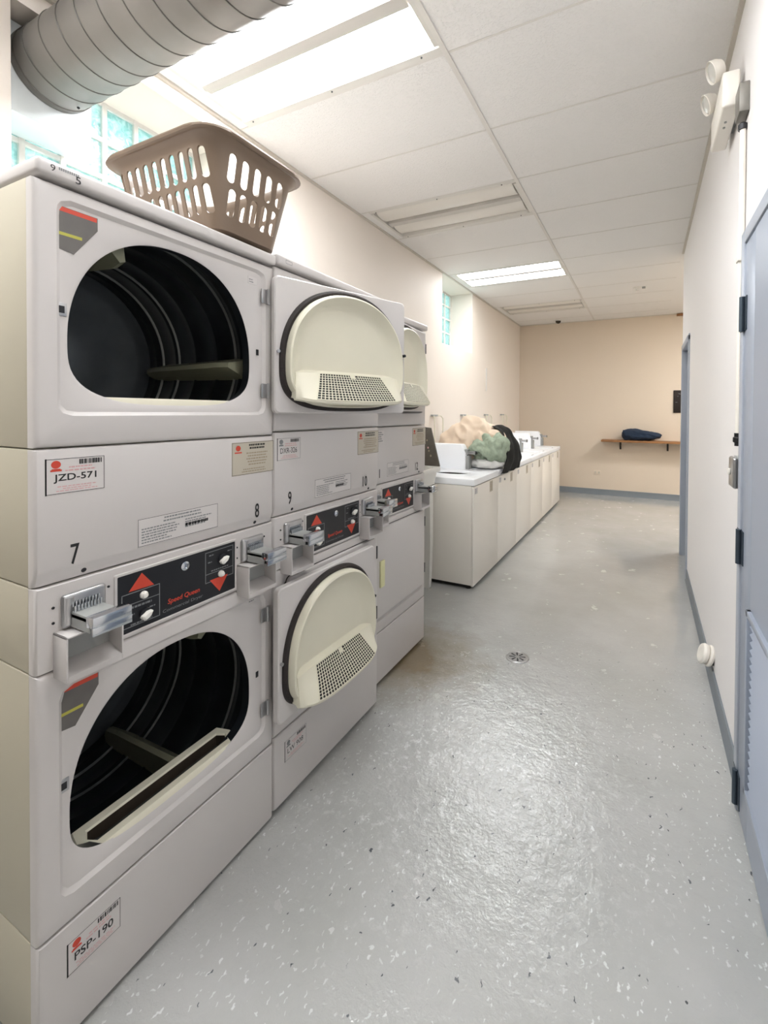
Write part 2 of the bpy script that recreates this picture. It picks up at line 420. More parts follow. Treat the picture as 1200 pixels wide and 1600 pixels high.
for z in (1.80, .965, .09):
    h = MB(); h.cyl((xd-.009, D1[1]-fw-.001, z-.062), (xd-.009, D1[1]-fw-.001, z+.062), .0095, seg=14)
    h.box(xd-.0075, xd-.004, D1[1]-fw-.004, D1[1]-.005, z-.06, z+.06).box(xd-.003, xd+.001, D1[1]-fw-.04, D1[1]-fw-.003, z-.06, z+.06)
    h.build('hinge', M['hinge'], door1)
kb = MB(); kb.lathe([(.03, 0), (.03, .006), (.012, .01), (.012, .04), (.026, .05), (.028, .065), (.015, .075)], (xd, dy0+.06, 1.0), (-1, 0, 0), 24)
kb.build('door_knob', M['steel'], door1)
# doorway at the end of the right wall
fr = MB()
fr.box(XR-.012, XW+.012, D2[1]-.045, D2[1]+.01, 0, D2[2], .004).box(XR-.012, XW+.012, D2[0]-.012, D2[0]+.04, 0, D2[2], .004)
fr.box(XR-.012, XW+.012, D2[0]-.012, D2[1]+.01, D2[2]-.045, D2[2]+.012, .004)
struct('trim_5', fr, M['frame'])
d = struct('door_2', MB().box(XW-.045, XW-.002, D2[0]+.042, D2[1]-.047, .012, D2[2]-.047, .002), M['door'])
kb = MB(); kb.lathe([(.03, 0), (.03, .006), (.012, .01), (.012, .04), (.026, .05), (.028, .065), (.015, .075)], (XW-.045, D2[0]+.11, 1.0), (-1, 0, 0), 24)
kb.build('door_knob', M['steel'], d)

# ------------------------------------------------------------------ ceiling light fixtures
def fixture(k, lit, label, x0=-2.072, x1=XT-.012):
    ya = Y0T+TS*k
    r = thing('ceiling_light', label, 'ceiling light', ((x0+x1)/2, ya+TS/2, ZC-.004), 0, 'recessed two-lamp ceiling lights')
    hx = (x1-x0)/2; hy = TS/2-.006
    h = MB()
    h.box(-hx, hx, -hy, hy, .11, .115)
    for s in (-1, 1):
        h.prism([(s*hy, 0), (s*(hy-.036), .003), (s*(hy-.05), .03), (s*(hy-.05), .11), (s*hy, .11)], 0, -hx, hx)
        h.prism([(s*hx, 0), (s*(hx-.022), .0), (s*(hx-.03), .11), (s*hx, .11)], 1, -hy+.05, hy-.05)
    h.build('housing', M['fixture'], r)
    MB().prism([(-.03, .004), (.03, .004), (.045, .11), (-.045, .11)], 0, -hx+.03, hx-.03).build('centre_ridge', M['fixture_dark'], r)
    for s in (-1, 1):
        c = s*((hy-.06+.04)/2+.003); w = (hy-.06-.04)/2+.001; R = []
        for i in range(13):
            a = PI*i/12
            R.append((c+w*math.cos(a), .035-.034*math.sin(a)))
        MB().prism(R, 0, -hx+.035, hx-.035).build('lens', M[lit or 'lens_off'], r)
        for xx in (-hx+.06, 0, hx-.1):
            MB().cyl((xx, s*(hy-.022), .0015), (xx, s*(hy-.022), -.003), .004, seg=8).build('screw', M['darksteel'], r)
    return r
fixture(-1, 'lens_on', 'glowing two-lamp ceiling light beside the round spiral duct, nearest the camera')
fixture(2, None, 'unlit two-lamp ceiling light between the two glowing ones')
fixture(5, 'lens_far', 'glowing ceiling light in front of the small glass-block window')
fixture(8, None, 'unlit ceiling light nearest the back wall')
fixture(-2, 'fill_lens_near', 'added unseen ceiling fill light in the right-hand bay over the camera', XT+.014, XR-.022)  # unseen lamp added to brighten the dryer fronts
fixture(-4, 'fill_lens_left', 'added unseen ceiling fill light over the left side of the camera')  # added out of view to light the nearest dryer's side
fixture(7, 'fill_lens_side', 'added unseen ceiling fill light beyond the end of the right wall', .962, 2.158)  # unseen lamp added to lift the back wall and washer fronts

# ------------------------------------------------------------------ stacked dryers
DW = .6822
def d_outline(yc, zc, s=1., n=96, dz=0., grow=0., lo=.141, wd=.259):
    """outline of the dryer opening: flat bottom, round top"""
    P = []
    for i in range(n):
        a = 2*PI*i/n
        ca, sa = math.cos(a), math.sin(a)
        e = 2.2 if sa >= 0 else 3.2; az = .285 if sa >= 0 else lo
        # superellipse radius along the direction of this angle (by angle in scaled space)
        y = math.copysign(abs(ca)**(2/e), ca)*(wd*s+grow); z = math.copysign(abs(sa)**(2/e), sa)*(az*s+grow)
        P.append((yc+y, zc+z+dz))
    return P
def ray_hit(poly, c, ang):
    d = (math.cos(ang), math.sin(ang)); best = None
    n = len(poly)
    for i in range(n):
        (x1, y1), (x2, y2) = poly[i], poly[(i+1) % n]
        ex, ey = x2-x1, y2-y1; den = d[0]*ey-d[1]*ex
        if abs(den) < 1e-12: continue
        t = ((x1-c[0])*ey-(y1-c[1])*ex)/den; u = ((x1-c[0])*d[1]-(y1-c[1])*d[0])/den
        if t > 0 and -1e-6 <= u <= 1+1e-6 and (best is None or t > best): best = t
    return (c[0]+d[0]*best, c[1]+d[1]*best)
def rrect(y0, y1, z0, z1, r, seg=8):
    P = []
    for cy, cz, a0 in ((y1-r, z1-r, 0), (y0+r, z1-r, PI/2), (y0+r, z0+r, PI), (y1-r, z0+r, 3*PI/2)):
        for i in range(seg+1):
            a = a0+PI/2*i/seg; P.append((cy+r*math.cos(a), cz+r*math.sin(a)))
    return P
def front_with_opening(z0, z1, rec, oc):
    """front panel with a pressed recess and the dryer opening"""
    hw = DW/2-.0015; c = oc
    outer = [(-hw, z0), (hw, z0), (hw, z1), (-hw, z1)]
    A = sorted([2*PI*i/128 for i in range(128)]+[math.atan2(z-c[1], y-c[0]) % (2*PI) for y, z in outer])
    op = d_outline(c[0], c[1], n=160)
    def ring(poly, x): return [(x, *ray_hit(poly, c, a)) for a in A]
    def ins(t): return [(-hw+t, z0+t), (hw-t, z0+t), (hw-t, z1-t), (-hw+t, z1-t)]
    ry0, ry1, rz0, rz1 = rec
    b = MB()
    b.rings([ring(outer, -.03), ring(outer, -.011), ring(ins(.0015), -.006), ring(ins(.0045), -.002), ring(ins(.010), 0.),
             ring(rrect(ry0, ry1, rz0, rz1, .028), 0.), ring(rrect(ry0+.009, ry1-.009, rz0+.009, rz1-.009, .024), -.0085),
             ring(d_outline(c[0], c[1], n=160, grow=.006), -.0095), ring(op, -.013), ring(d_outline(c[0], c[1], n=160, grow=.002), -.0165)])
    return b

def door_parts(par, name, w, h, mirrored, closed_pull=False):
    """a dryer door standing open: local y runs from the hinge, z up from the bottom, x out of the inner face"""
    o = MB(); o.rings([[(x, *p) for p in rrect(0+g, w-g, g, h-g, .018)] for x, g in ((-.024, .004), (-.02, 0), (0, 0), (.004, .004))], True, True, True)
    d = o.build(name, M['enamel'], par)
    oc = (w/2, .172)
    def ring(x, s, grow=0., dz=0.): return [(x, *p) for p in d_outline(oc[0], oc[1], s, 96, dz, grow, .16, .272)]
    MB().rings([ring(.003, 1., .004), ring(.014, 1., .002), ring(.019, 1., -.005), ring(.016, 1., -.014), ring(.004, 1., -.016)]).build('gasket', M['rubber'], d)
    l = MB(); dz = .0
    l.rings([ring(.003, .95), ring(.03, .945), ring(.041, .93), ring(.044, .91), ring(.038, .885), ring(.018, .80, dz=.008), ring(.009, .72, dz=.012), ring(.0065, .66, dz=.016), ring(.0065, .4, dz=.03), ring(.0065, .02, dz=.05)], True, False, True)
    l.build('liner', M['cream'], d)
    # lint tray bulging out of the bottom of the liner, with the screen lying on its sloping face
    zb = oc[1]-.16+.03; R = []; n = 44
    def sec(u):
        k = math.sqrt(max(0., 1-(abs(u)/.24)**2.8)); e = .016*(abs(u)/.24)**4
        return .04+.06*k, zb+e, k
    def tops(u, k): return Vector((.03, oc[0]+u*.96, zb+.098+.006*k)), Vector((sec(u)[0], oc[0]+u, sec(u)[1]+.0))
    for i in range(n+1):
        u = -.237+.474*i/n; out, zl, k = sec(u); a, b = tops(u, k)
        R.append([(.004, a.y, a.z+.012), (.018, a.y, a.z+.004), tuple(a), tuple(a.lerp(b, .5)), tuple(b), (out-.002, b.y, zl-.008), (out-.012, b.y, zl-.013), (.03, b.y, zl-.004), (.004, b.y, zl-.002)])
    MB().rings(R, True, True, True).build('lint_tray', M['cream'], d)
    s = MB(); s.mi = 1
    u0, u1, nu, nw = -.14, .14, 25, 11
    def pt(u, t, off):
        u = u*(1+.27*t)
        out, zl, k = sec(u); a, b = tops(u, k)
        nrm = Vector((a.z-b.z, 0, b.x-a.x)).normalized()
        return a.lerp(b, t)+nrm*off
    T0, T1 = .03, .97
    s.rings([[pt(u0+(u1-u0)*i/24, t, .0012) for t in (T0, .35, .65, T1)] for i in range(25)], False)
    s.mi = 0
    def rib(P):
        s.rings(P, True, True, True)
    for i in range(nu+1):
        u = u0+(u1-u0)*i/nu; w2 = .0012
        a, b_ = (T0 if not 12 <= i <= 14 else T0+.13), T1
        rib([[pt(u-w2, t, .001), pt(u+w2, t, .001), pt(u+w2, t, .0028), pt(u-w2, t, .0028)] for t in (a, (a+b_)/2, b_)])
    for j in range(nw+1):
        t = T0+(T1-T0)*j/nw; dt = .0085
        segs = [(0, 24)] if j > 1 else [(0, 11), (13, 24)]
        for sa, sb in segs:
            rib([[pt(u0+(u1-u0)*i/24, t-dt, .001), pt(u0+(u1-u0)*i/24, t+dt, .001), pt(u0+(u1-u0)*i/24, t+dt, .0028), pt(u0+(u1-u0)*i/24, t-dt, .0028)] for i in range(sa, sb+1)])
    s.poly([pt(-.012, T0+.0, .0045), pt(.012, T0, .0045), pt(.012, T0+.15, .0045), pt(-.012, T0+.15, .0045)])
    s.build('lint_screen', [M['cream'], M['gap_shade']], d)
    MB().cyl((.004, w-.012, h*.52), (.02, w-.012, h*.52), .006, seg=10).build('strike', M['darksteel'], d)
    MB().cyl((.003, .012, h*.45), (.012, .012, h*.45), .006, seg=10).build('rivet', M['steel'], d)
    MB().box(-.04, -.024, w-.075, w-.055, h*.45, h*.6, .004).build('pull_handle', M['pull'], d)
    return d

def closed_door(par, name, z0):
    w, h = .585, .462; y0 = -DW/2+.058
    o = MB(); o.rings([[(x, *p) for p in rrect(y0+g, y0+w-g, z0+g, z0+h-g, .022)] for x, g in ((-.006, .0), (.012, 0), (.0155, .0012), (.017, .005))], True, True, True)
    d = o.build(name, M['enamel'], par)
    MB().rings([[(x, *p) for p in rrect(y0-.0022, y0+w+.0022, z0-.0022, z0+h+.0022, .023)] for x in (-.006, .003)], True, False, True).build('gap_shadow', M['rubber'], d)  # dark sheet standing in for the shadow in the gap round the door
    MB().box(.016, .027, y0+.058, y0+.1, z0+.155, z0+.295, .005).build('pull_handle', M['pull'], d)
    for zz in (z0+.07, z0+.36):
        MB().box(.0, .0185, y0+w-.004, y0+w+.006, zz, zz+.06, .001).build('hinge', M['darksteel'], d)
    return d

def sticker_base(par, name, y0, y1, z0, z1, m, cut=None):
    b = MB()
    P = [(y0, z0), (y1, z0), (y1, z1), (y0, z1)] if not cut else cut
    b.prism(P, 0, -.0003, .0007)
    return b.build(name, m, par)
def logo(mb, x, yc, zc, r):
    mb.poly([(x, yc+r*math.cos(a), zc+r*.95*math.sin(a)) for a in [2*PI*i/20 for i in range(20)]])
    return mb
def asset_label(par, y0, y1, z0, z1, code, rnd, ink='red', faded=False):
    o = sticker_base(par, 'asset_label', y0, y1, z0, z1, M['label']); w, h = y1-y0, z1-z0
    outline(MB(), .0009, y0+.001, y1-.001, z0+.001, z1-.001, .0012).build('border', M['black_print' if not faded else 'grey_print'], o)
    bar(MB(), .0009, y0, y0+.003, z0, z1).build('dark_edge', M['black_print'], o)
    q = MB(); p = y0+w*.55
    while p < y0+w*.94:
        ww = rnd.uniform(.001, .004); bar(q, .001, p, p+ww, z1-h*.2, z1-h*.06); p += ww+rnd.uniform(.0006, .002)
    q.build('barcode', M['black_print'], o)
    q = logo(MB(), .001, y0+w*.17, z1-h*.17, h*.115); bar(q, .001, y0+w*.08, y0+w*.26, z1-h*.36, z1-h*.31); bar(q, .001, y0+w*.1, y0+w*.24, z1-h*.31, z1-h*.285)
    q.build('logo', M[ink], o)
    lines(MB(), .001, y0+w*.3, y0+w*.85, z1-h*.4, z1-h*.22, 2, rnd, True).build('small_print', M['pink_print'], o)
    lines(MB(), .001, y0+w*.12, y0+w*.92, z0+h*.06, z0+h*.24, 3, rnd, True).build('small_print', M['pink_print'], o)
    put_text(MB(), code, .0011, y0+w*.13, y0+w*.84, z0+h*.31, z0+h*.55, .0007 if not faded else 0).build('lettering', M['black_print'], o)
    return o
def notice_label(par, y0, y1, z0, z1, rnd):
    o = sticker_base(par, 'notice_label', y0, y1, z0, z1, M['label_tan']); w, h = y1-y0, z1-z0
    outline(MB(), .0009, y0+.001, y1-.001, z0+.001, z1-.001, .0012).build('border', M['black_print'], o)
    q = logo(MB(), .001, y0+w*.14, z1-h*.18, h*.09); bar(q, .001, y0+w*.06, y0+w*.22, z1-h*.33, z1-h*.29); q.build('logo', M['red'], o)
    lines(MB(), .001, y0+w*.32, y0+w*.85, z1-h*.24, z1-h*.05, 2, rnd, True, .6).build('small_print', M['black_print'], o)
    lines(MB(), .001, y0+w*.25, y0+w*.92, z1-h*.74, z1-h*.3, 5, rnd, True).build('small_print', M['tan_print'], o)
    lines(MB(), .001, y0+w*.12, y0+w*.9, z0+h*.06, z0+h*.2, 2, rnd, True).build('small_print', M['tan_print'], o)
def instruction_label(par, y0, y1, z0, z1, rnd):
    o = sticker_base(par, 'instruction_label', y0, y1, z0, z1, M['label']); w, h = y1-y0, z1-z0
    outline(MB(), .0009, y0+.001, y1-.001, z0+.001, z1-.001, .0011).build('border', M['black_print'], o)
    lines(MB(), .001, y0+w*.2, y0+w*.85, z1-h*.3, z1-h*.06, 2, rnd, True).build('small_print', M['grey_print'], o)
    lines(MB(), .001, y0+w*.04, y0+w*.5, z0+h*.08, z0+h*.66, 6, rnd).build('small_print', M['grey_print'], o)
    lines(MB(), .001, y0+w*.55, y0+w*.96, z0+h*.3, z0+h*.68, 4, rnd).build('small_print', M['grey_print'], o)
    lines(MB(), .001, y0+w*.55, y0+w*.94, z0+h*.36, z0+h*.5, 1, rnd, th=.8).build('small_print', M['black_print'], o)
def warning_sticker(par, y, z, flip):
    # dark sticker with a red head band and a yellow line, its corner cut along the opening
    P = [(y, z-.095), (y+.034, z-.1), (y+.083, z-.03), (y+.083, z), (y, z)]
    o = sticker_base(par, 'warning_sticker', 0, 0, 0, 0, M['sticker'], P)
    bar(MB(), .001, y+.002, y+.081, z-.011, z-.001).build('head_band', M['red'], o)
    bar(MB(), .001, y+.001, y+.05, z-.064, z-.057).build('yellow_line', M['yellow'], o)

def make_dryer(x, yc, zo, label, nums, codes, up, low, rnd, worn=False, lidmarks=None):
    r = thing('stacked_dryer', label, 'dryer', (x, yc, 0), 0, 'stacked coin dryers')
    hw = DW/2-.0015; D = -.72; z = lambda v: v+zo
    b = MB()
    for za, zb in ((.012, .2715), (.2735, .8655), (.8675, 1.0555), (1.0575, 1.3575), (1.3595, 1.943)):
        for s in (-1, 1): b.box(D, -.0305, s*hw-(.012 if s > 0 else 0), s*hw+(.012 if s < 0 else 0), z(za), z(zb), .004)
        b.box(D, D+.012, -hw, hw, z(za), z(zb))
    b.box(D, -.03, -hw+.01, hw-.01, z(.86), z(.873)).box(D, -.03, -hw+.01, hw-.01, z(1.352), z(1.362)).box(D, -.06, -hw+.01, hw-.01, .003, z(.02))
    b.build('cabinet', M['enamel_side'], r)
    # levelling feet
    for sx in (-.06, D+.06):
        for sy in (-1, 1):
            MB().lathe([(.02, 0), (.022, .004), (.01, .01), (.01, .03+zo)], (sx, sy*(hw-.05), 0), (0, 0, 1), 12).build('foot', M['darksteel'], r)
    t = MB().box(D, .014, -hw, hw, z(1.947), z(1.982), .009, 3).build('top_panel', M['enamel'], r)
    DZ = -1.092
    opu = (-.014, 1.6); opl = (-.014, 1.6+DZ)
    front_with_opening(z(1.3605), z(1.9405), (-.298, .303, z(1.43), z(1.914)), (opu[0], z(opu[1]))).build('upper_front', M['enamel'], r)
    front_with_opening(z(.2735), z(.8655), (-.298, .303, z(.336), z(.822)), (opl[0], z(opl[1]))).build('lower_front', M['enamel'], r)
    def prof(zz, dx):
        return [(-.03, -hw, zz), (-.012+dx, -hw, zz), (-.006+dx, -hw+.0015, zz), (-.002+dx, -hw+.0045, zz), (dx, -hw+.011, zz), (dx, hw-.011, zz), (-.002+dx, hw-.0045, zz), (-.006+dx, hw-.0015, zz), (-.012+dx, hw, zz), (-.03, hw, zz)]
    def slab(name, lv): return MB().rings([prof(z(a), b) for a, b in lv], True, True, True).build(name, M['enamel'], r)
    mp = slab('middle_panel', [(1.0575, -.014), (1.0595, -.010), (1.086, -.002), (1.092, 0), (1.351, 0), (1.355, -.0012), (1.357, -.005)])
    for y in (-.245, .262):
        MB().lathe([(.0055, 0), (.0055, .0025), (.002, .004)], (-.008, y, z(1.071)), (1, 0, -.3), 12).build('screw', M['darksteel'], mp)
    slab('control_strip', [(.868, -.004), (.87, -.0015), (1.053, -.0015), (1.055, -.004)])
    slab('kick_panel', [(.012, -.003), (.015, 0), (.2685, 0), (.271, -.003)])
    # drums
    for (oy, oz), a0 in ((opu, -.1), (opl, 1.0)):
        zc = z(oz)+.02; R = .312
        d = MB(); prof = [(R-.012, -.062), (R, -.064)]
        xx = -.1
        while xx > -.6:
            prof += [(R, xx), (R-.004, xx-.006), (R-.004, xx-.012), (R, xx-.018)]; xx -= .115
        prof += [(R, -.62)]
        d.lathe([(a, h) for a, h in prof], (0, oy, zc), (1, 0, 0), 72, False, False)
        dr = d.build('drum', M['drum'], r)
        MB().lathe([(R, -.619), (R-.03, -.612), (R-.05, -.6), (R-.07, -.596), (.12, -.592), (.11, -.585), (.001, -.583)], (0, oy, zc), (1, 0, 0), 72, False, True).build('drum_back', M['drum_back'], dr)
        for xb, tw in ((-.13, .004), (-.43, .004), (-.525, .005)):
            MB().lathe([(R-.001, xb), (R-.008, xb-.001), (R-.008, xb-tw), (R-.001, xb-tw-.001)], (0, oy, zc), (1, 0, 0), 72, False, False).build('drum_band', M['band'], dr)
        for k in range(3):
            a = a0+2*PI*k/3; u = Vector((0, math.cos(a), math.sin(a))); w = Vector((0, -math.sin(a), math.cos(a)))
            o = Vector((0, oy, zc)); R2 = []
            for xb, hgt, wd in ((-.085, .075, .022), (-.13, .085, .024), (-.5, .062, .02), (-.575, .04, .016)):
                q = o+Vector((xb, 0, 0))
                R2.append([q+u*(R-.001)+w*wd*1.6, q+u*(R-.03)+w*wd*1.0, q+u*(R-hgt)+w*wd*.35, q+u*(R-hgt)-w*wd*.35, q+u*(R-.03)-w*wd*1.0, q+u*(R-.001)-w*wd*1.6])
            MB().rings(R2, True, True, True).build('baffle', M['baffle'], dr)
        # collar that closes the gap between the front panel and the drum
        MB().rings([[(-.0163, *p) for p in d_outline(oy, z(oz), n=96, grow=.0022)], [(-.05, *p) for p in d_outline(oy, z(oz), n=96, grow=.006)], [(-.063, oy+.315*math.cos(2*PI*i/96), zc+.315*math.sin(2*PI*i/96)) for i in range(96)]]).build('drum_collar', M['drum'], dr)
        # lint duct mouth: a cream slot along the lower lip of the opening
        zl = z(oz)-.139; Rr = []
        f = MB()
        def loop(x0, x1, y0, y1, zz): return [(x0, y0, zz), (x0*.5+x1*.5, y0-.012, zz), (x1, y0, zz), (x1, y1, zz), (x0*.5+x1*.5, y1+.012, zz), (x0, y1, zz)]
        yA, yB = oy-.195, oy+.2
        f.rings([loop(-.012, -.116, yA-.016, yB+.016, zl-.03), loop(-.012, -.116, yA-.016, yB+.016, zl+.008), loop(-.016, -.112, yA-.012, yB+.012, zl+.014), loop(-.036, -.09, yA+.006, yB-.006, zl+.014), loop(-.039, -.087, yA+.009, yB-.009, zl+.009)])
        f.mi = 1; f.rings([loop(-.039, -.087, yA+.009, yB-.009, zl+.009), loop(-.039, -.087, yA+.009, yB-.009, zl-.03)])
        lm = f.build('lint_duct', [M['cream'], M['duct_in']], r)
        MB().box(-.088, -.036, yA+.008, yB-.008, zl-.032, zl-.024).build('duct_shadow_floor', M['gap_shade'], lm)
    # latches, hinge plates and label on each front
    for zz in (1.6+.068, .51+.082):
        l = MB().box(-.0105, -.006, -.297, -.276, z(zz)-.015, z(zz)+.015, .001).build('latch', M['steel'], r)
        MB().box(-.0065, -.0055, -.292, -.281, z(zz)-.008, z(zz)+.008).build('latch_slot', M['darksteel'], l)
    for zz, op in ((1.832, up), (1.512, up), (.745, low), (.42, low)):
        h = MB(); h.box(-.001, .003, .283, .308, z(zz)-.024, z(zz)+.024, .001).cyl((.006, .309, z(zz)-.026), (.006, .309, z(zz)+.026), .005, seg=10)
        h.build('hinge', M['steel'], r)
    for zz in (1.64, .55):
        MB().box(-.0085, -.0065, .268, .279, z(zz)-.01, z(zz)+.01, .001).build('catch', M['darksteel'], r)
    for zz in (1.875, .815):
        s_ = MB().prism([(.235, z(zz)-.012), (.272, z(zz)-.012), (.272, z(zz)+.012), (.235, z(zz)+.012)], 0, -.0088, -.0078).build('size_label', M['label'], r)
        lines(MB(), -.0075, .239, .262, z(zz)-.009, z(zz)+.006, 2, rnd).build('small_print', M['grey_print'], s_)
    if up != 'covered': warning_sticker(r, -.295, z(1.898), False)
    if low == 'open': warning_sticker(r, -.297, z(.815), True)
    for ob in [o for o in r.children if o.name.startswith('warning_sticker')]:
        ob.location.x = -.0082
    # doors
    dw, dh = .583, .47
    if up in ('open', 'tilted'):
        hn = bpy.data.objects.new('upper_door', None)
        d = door_parts(r, 'upper_door', dw, dh, True)
        d.location = (.032, .309, z(1.436)); d.rotation_euler = (0, 0, -math.radians(20 if up == 'open' else -6.5))
        bpy.data.objects.remove(hn)
    else:
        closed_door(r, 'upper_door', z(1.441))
    if low == 'open':
        d = door_parts(r, 'lower_door', dw, dh, True); d.location = (.052, .307, z(.366)); d.rotation_euler = (0, 0, -math.radians(.8))
    else:
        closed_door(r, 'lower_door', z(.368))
    # black control panel
    fr = MB().rings([[(x, *p) for p in rrect(-.176-g, .174+g, z(.882)-g, z(1.03)+g, .002, 1)] for x, g in ((-.0015, .007), (.003, .006), (.0035, .002), (.002, 0.))], True, False, False).build('panel_frame', M['enamel'], r)
    cp = MB().box(-.001, .0022, -.176, .174, z(.882), z(1.03)).build('control_panel', M['black'], r)
    x1 = .0027; yo = -DW/2
    q = MB()
    q.poly([(x1, yo+.191, z(.985)), (x1, yo+.256, z(.983)), (x1, yo+.224, z(1.024))]); q.build('start_arrow', M['red'], cp)
    q = MB(); q.poly([(x1, yo+.424, z(.936)), (x1, yo+.458, z(.893)), (x1, yo+.488, z(.936))]); q.build('start_arrow', M['red'], cp)
    q = MB(); outline(q, x1-.0002, yo+.174, yo+.272, z(.894), z(.981), .0022); bar(q, x1-.0001, yo+.174, yo+.272, z(.951), z(.953))
    q.build('panel_lines', M['grey_print'], cp); q = MB(); outline(q, x1-.0002, yo+.409, yo+.5085, z(.93), z(1.022), .0022); bar(q, x1-.0001, yo+.409, yo+.5085, z(.955), z(.957)); q.build('panel_lines', M['grey_print'], cp)
    q = MB(); lines(q, x1, yo+.19, yo+.255, z(.936), z(.949), 1, rnd, True, .4); lines(q, x1, yo+.185, yo+.262, z(.896), z(.903), 1, rnd, True, .5)
    for a, c in ((.2, .925), (.252, .928), (.245, .905)): lines(q, x1, yo+a-.008, yo+a+.008, z(c)-.003, z(c)+.003, 1, rnd, True, .6)
    lines(q, x1, yo+.42, yo+.5, z(.959), z(.966), 1, rnd, True, .5)
    for a, c in ((.425, .99), (.43, 1.01), (.495, 1.008)): lines(q, x1, yo+a-.008, yo+a+.008, z(c)-.003, z(c)+.003, 1, rnd, True, .6)
    q.build('small_print', M['grey_print'], cp)
    put_text(MB(), 'Speed Queen', x1, yo+.293, yo+.389, z(.911), z(.928), .0006, .12).build('lettering', M['red'], cp)
    put_text(MB(), 'Commercial Dryer', x1, yo+.279, yo+.4, z(.8935), z(.9045), 0, .1).build('lettering', M['grey_print'], cp)
    for y, zz in ((.228, .966), (.462, .945)):
        MB().lathe([(.0095, 0), (.0095, .006), (.007, .009), (.0065, .012), (.003, .0135)], (.002, yo+y, z(zz)), (1, 0, 0), 18).build('start_button', M['white_plastic'], cp)
    for y, zz in ((.232, .915), (.469, .988)):
        kn = MB(); kn.lathe([(.016, 0), (.015, .006), (.004, .008)], (.002, yo+y, z(zz)), (1, 0, 0), 24).build('knob_base', M['black'], cp)
        a = .55; u = Vector((0, math.cos(a), math.sin(a))); w = Vector((0, -math.sin(a), math.cos(a))); c0 = Vector((.006, yo+y, z(zz)))
        P = [u*-.015+w*.004, u*-.012+w*.007, u*.004+w*.007, u*.014+w*.001, u*.014-w*.001, u*.004-w*.007, u*-.012-w*.007, u*-.015-w*.004]
        MB().rings([[c0+p for p in P], [c0+p+Vector((.012, 0, 0)) for p in P], [c0+p*.75+Vector((.015, 0, 0)) for p in P]], True, True, True).build('knob', M['white_plastic'], cp)
    MB().lathe([(.013, 0), (.0125, .006), (.0075, .008), (.007, .0045), (.001, .004)], (.002, yo+.342, z(1.006)), (1, 0, 0), 20).build('lock', M['chrome'], cp)
    # coin slides and coin boxes
    for ys in (-DW/2+.046, DW/2-.144):
        pl = MB(); pl.box(-.002, .012, ys, ys+.09, z(.955), z(1.03), .007, 3)
        pl.cyl((.002, ys+.014, z(.962)), (.002, ys+.014, z(1.022)), .013, seg=16)
        cs = pl.build('coin_slide', M['steel'], r)
        b = MB()
        b.box(.01, .085, ys+.016, ys+.078, z(.976), z(.99), .002).box(.01, .085, ys+.016, ys+.02, z(.956), z(.985)).box(.01, .085, ys+.074, ys+.078, z(.956), z(.985)).box(.01, .04, ys+.02, ys+.074, z(.958), z(.978))
        b.build('slide_body', M['grey'], cs)
        b = MB(); b.box(.084, .112, ys+.008, ys+.09, z(.972), z(.997), .003).box(.106, .112, ys+.008, ys+.09, z(.957), z(.975), .0015)
        b.build('slide_tongue', M['chrome'], cs)
        MB().box(.04, .105, ys+.022, ys+.072, z(.9575), z(.9745)).build('slide_hollow', M['black'], cs)
        b = MB()
        for i in range(9):
            y = ys+.019+i*.0066
            b.cyl((.022, y, z(.988)), (.022, y, z(1.004)), .0026, seg=8).cyl((.013, y, z(1.0)), (.013, y, z(1.012)), .0026, seg=8)
        b.build('coin_pins', M['chrome'], cs)
        for dy, dz in ((-.013, .018), (-.013, .052), (.1, .06)):
            MB().lathe([(.003, 0), (.003, .002), (.001, .0025)], (-.001, ys+dy, z(.955)+dz), (1, 0, 0), 8).build('rivet', M['darksteel'], cs)
        ya, yb_ = ys-.013, ys+.105; za, zb, xd_ = z(.852), z(.951), .052; tk = .004
        b = MB(); b.box(-.002, xd_, ya, ya+tk, za, zb, .001).box(-.002, xd_, yb_-tk, yb_, za, zb, .001).box(-.002, xd_, ya, yb_, zb-tk, zb, .001)
        b.prism([(-.002, za), (xd_, za), (xd_, za+.012), (.004, za+.03), (-.002, za+.03)], 1, ya+tk, yb_-tk)
        cb = b.build('coin_box', M['enamel'], r)
        MB().box(-.003, .0005, ya+tk, yb_-tk, za+.02, zb-tk).build('box_back', M['grey'], cb)
    # labels and numbers
    if not codes[0]:
        o = sticker_base(r, 'asset_label', -.223, -.158, z(1.276), z(1.34), M['label'])
        lines(MB(), .001, -.218, -.165, z(1.28), z(1.336), 5, rnd).build('small_print', M['grey_print'], o)
    if codes[0]: asset_label(r, codes[1][0], codes[1][1], z(1.256), z(1.336), codes[0], rnd, 'red' if not worn else 'grey_print', worn)
    notice_label(r, .164, .338, z(1.236), z(1.342), rnd)
    instruction_label(r, -.126, .113, z(1.09), z(1.163), rnd)
    put_text(MB(), nums[0], .0009, *nums[2], z(1.093), z(1.138), .0009).build('number_decal', M['black_print'], r)
    put_text(MB(), nums[1], .0009, *nums[3], z(1.087), z(1.133), .0009).build('number_decal', M['black_print'], r)
    if codes[2]:
        o = asset_label(r, codes[3][0], codes[3][1], z(.152), z(.228), codes[2], rnd, 'red' if not worn else 'grey_print', worn)
    if lidmarks:
        q = MB(); p = -.30
        while p < -.262: bar(q, .0145, p, p+.0028, z(1.966), z(1.972)); p += .004
        q.build('barcode', M['grey_print'], t)
        q = MB(); put_text(q, '9', .0145, -.315, -.306, z(1.958), z(1.972)); put_text(q, '5', .0145, -.268, -.258, z(1.951), z(1.967), .0006); q.build('lettering', M['black_print'], t)
    else:
        q = MB(); outline(q, .0145, -.3, -.268, z(1.957), z(1.97), .0015); q.build('label_outline', M['grey_print'], t)
    return r

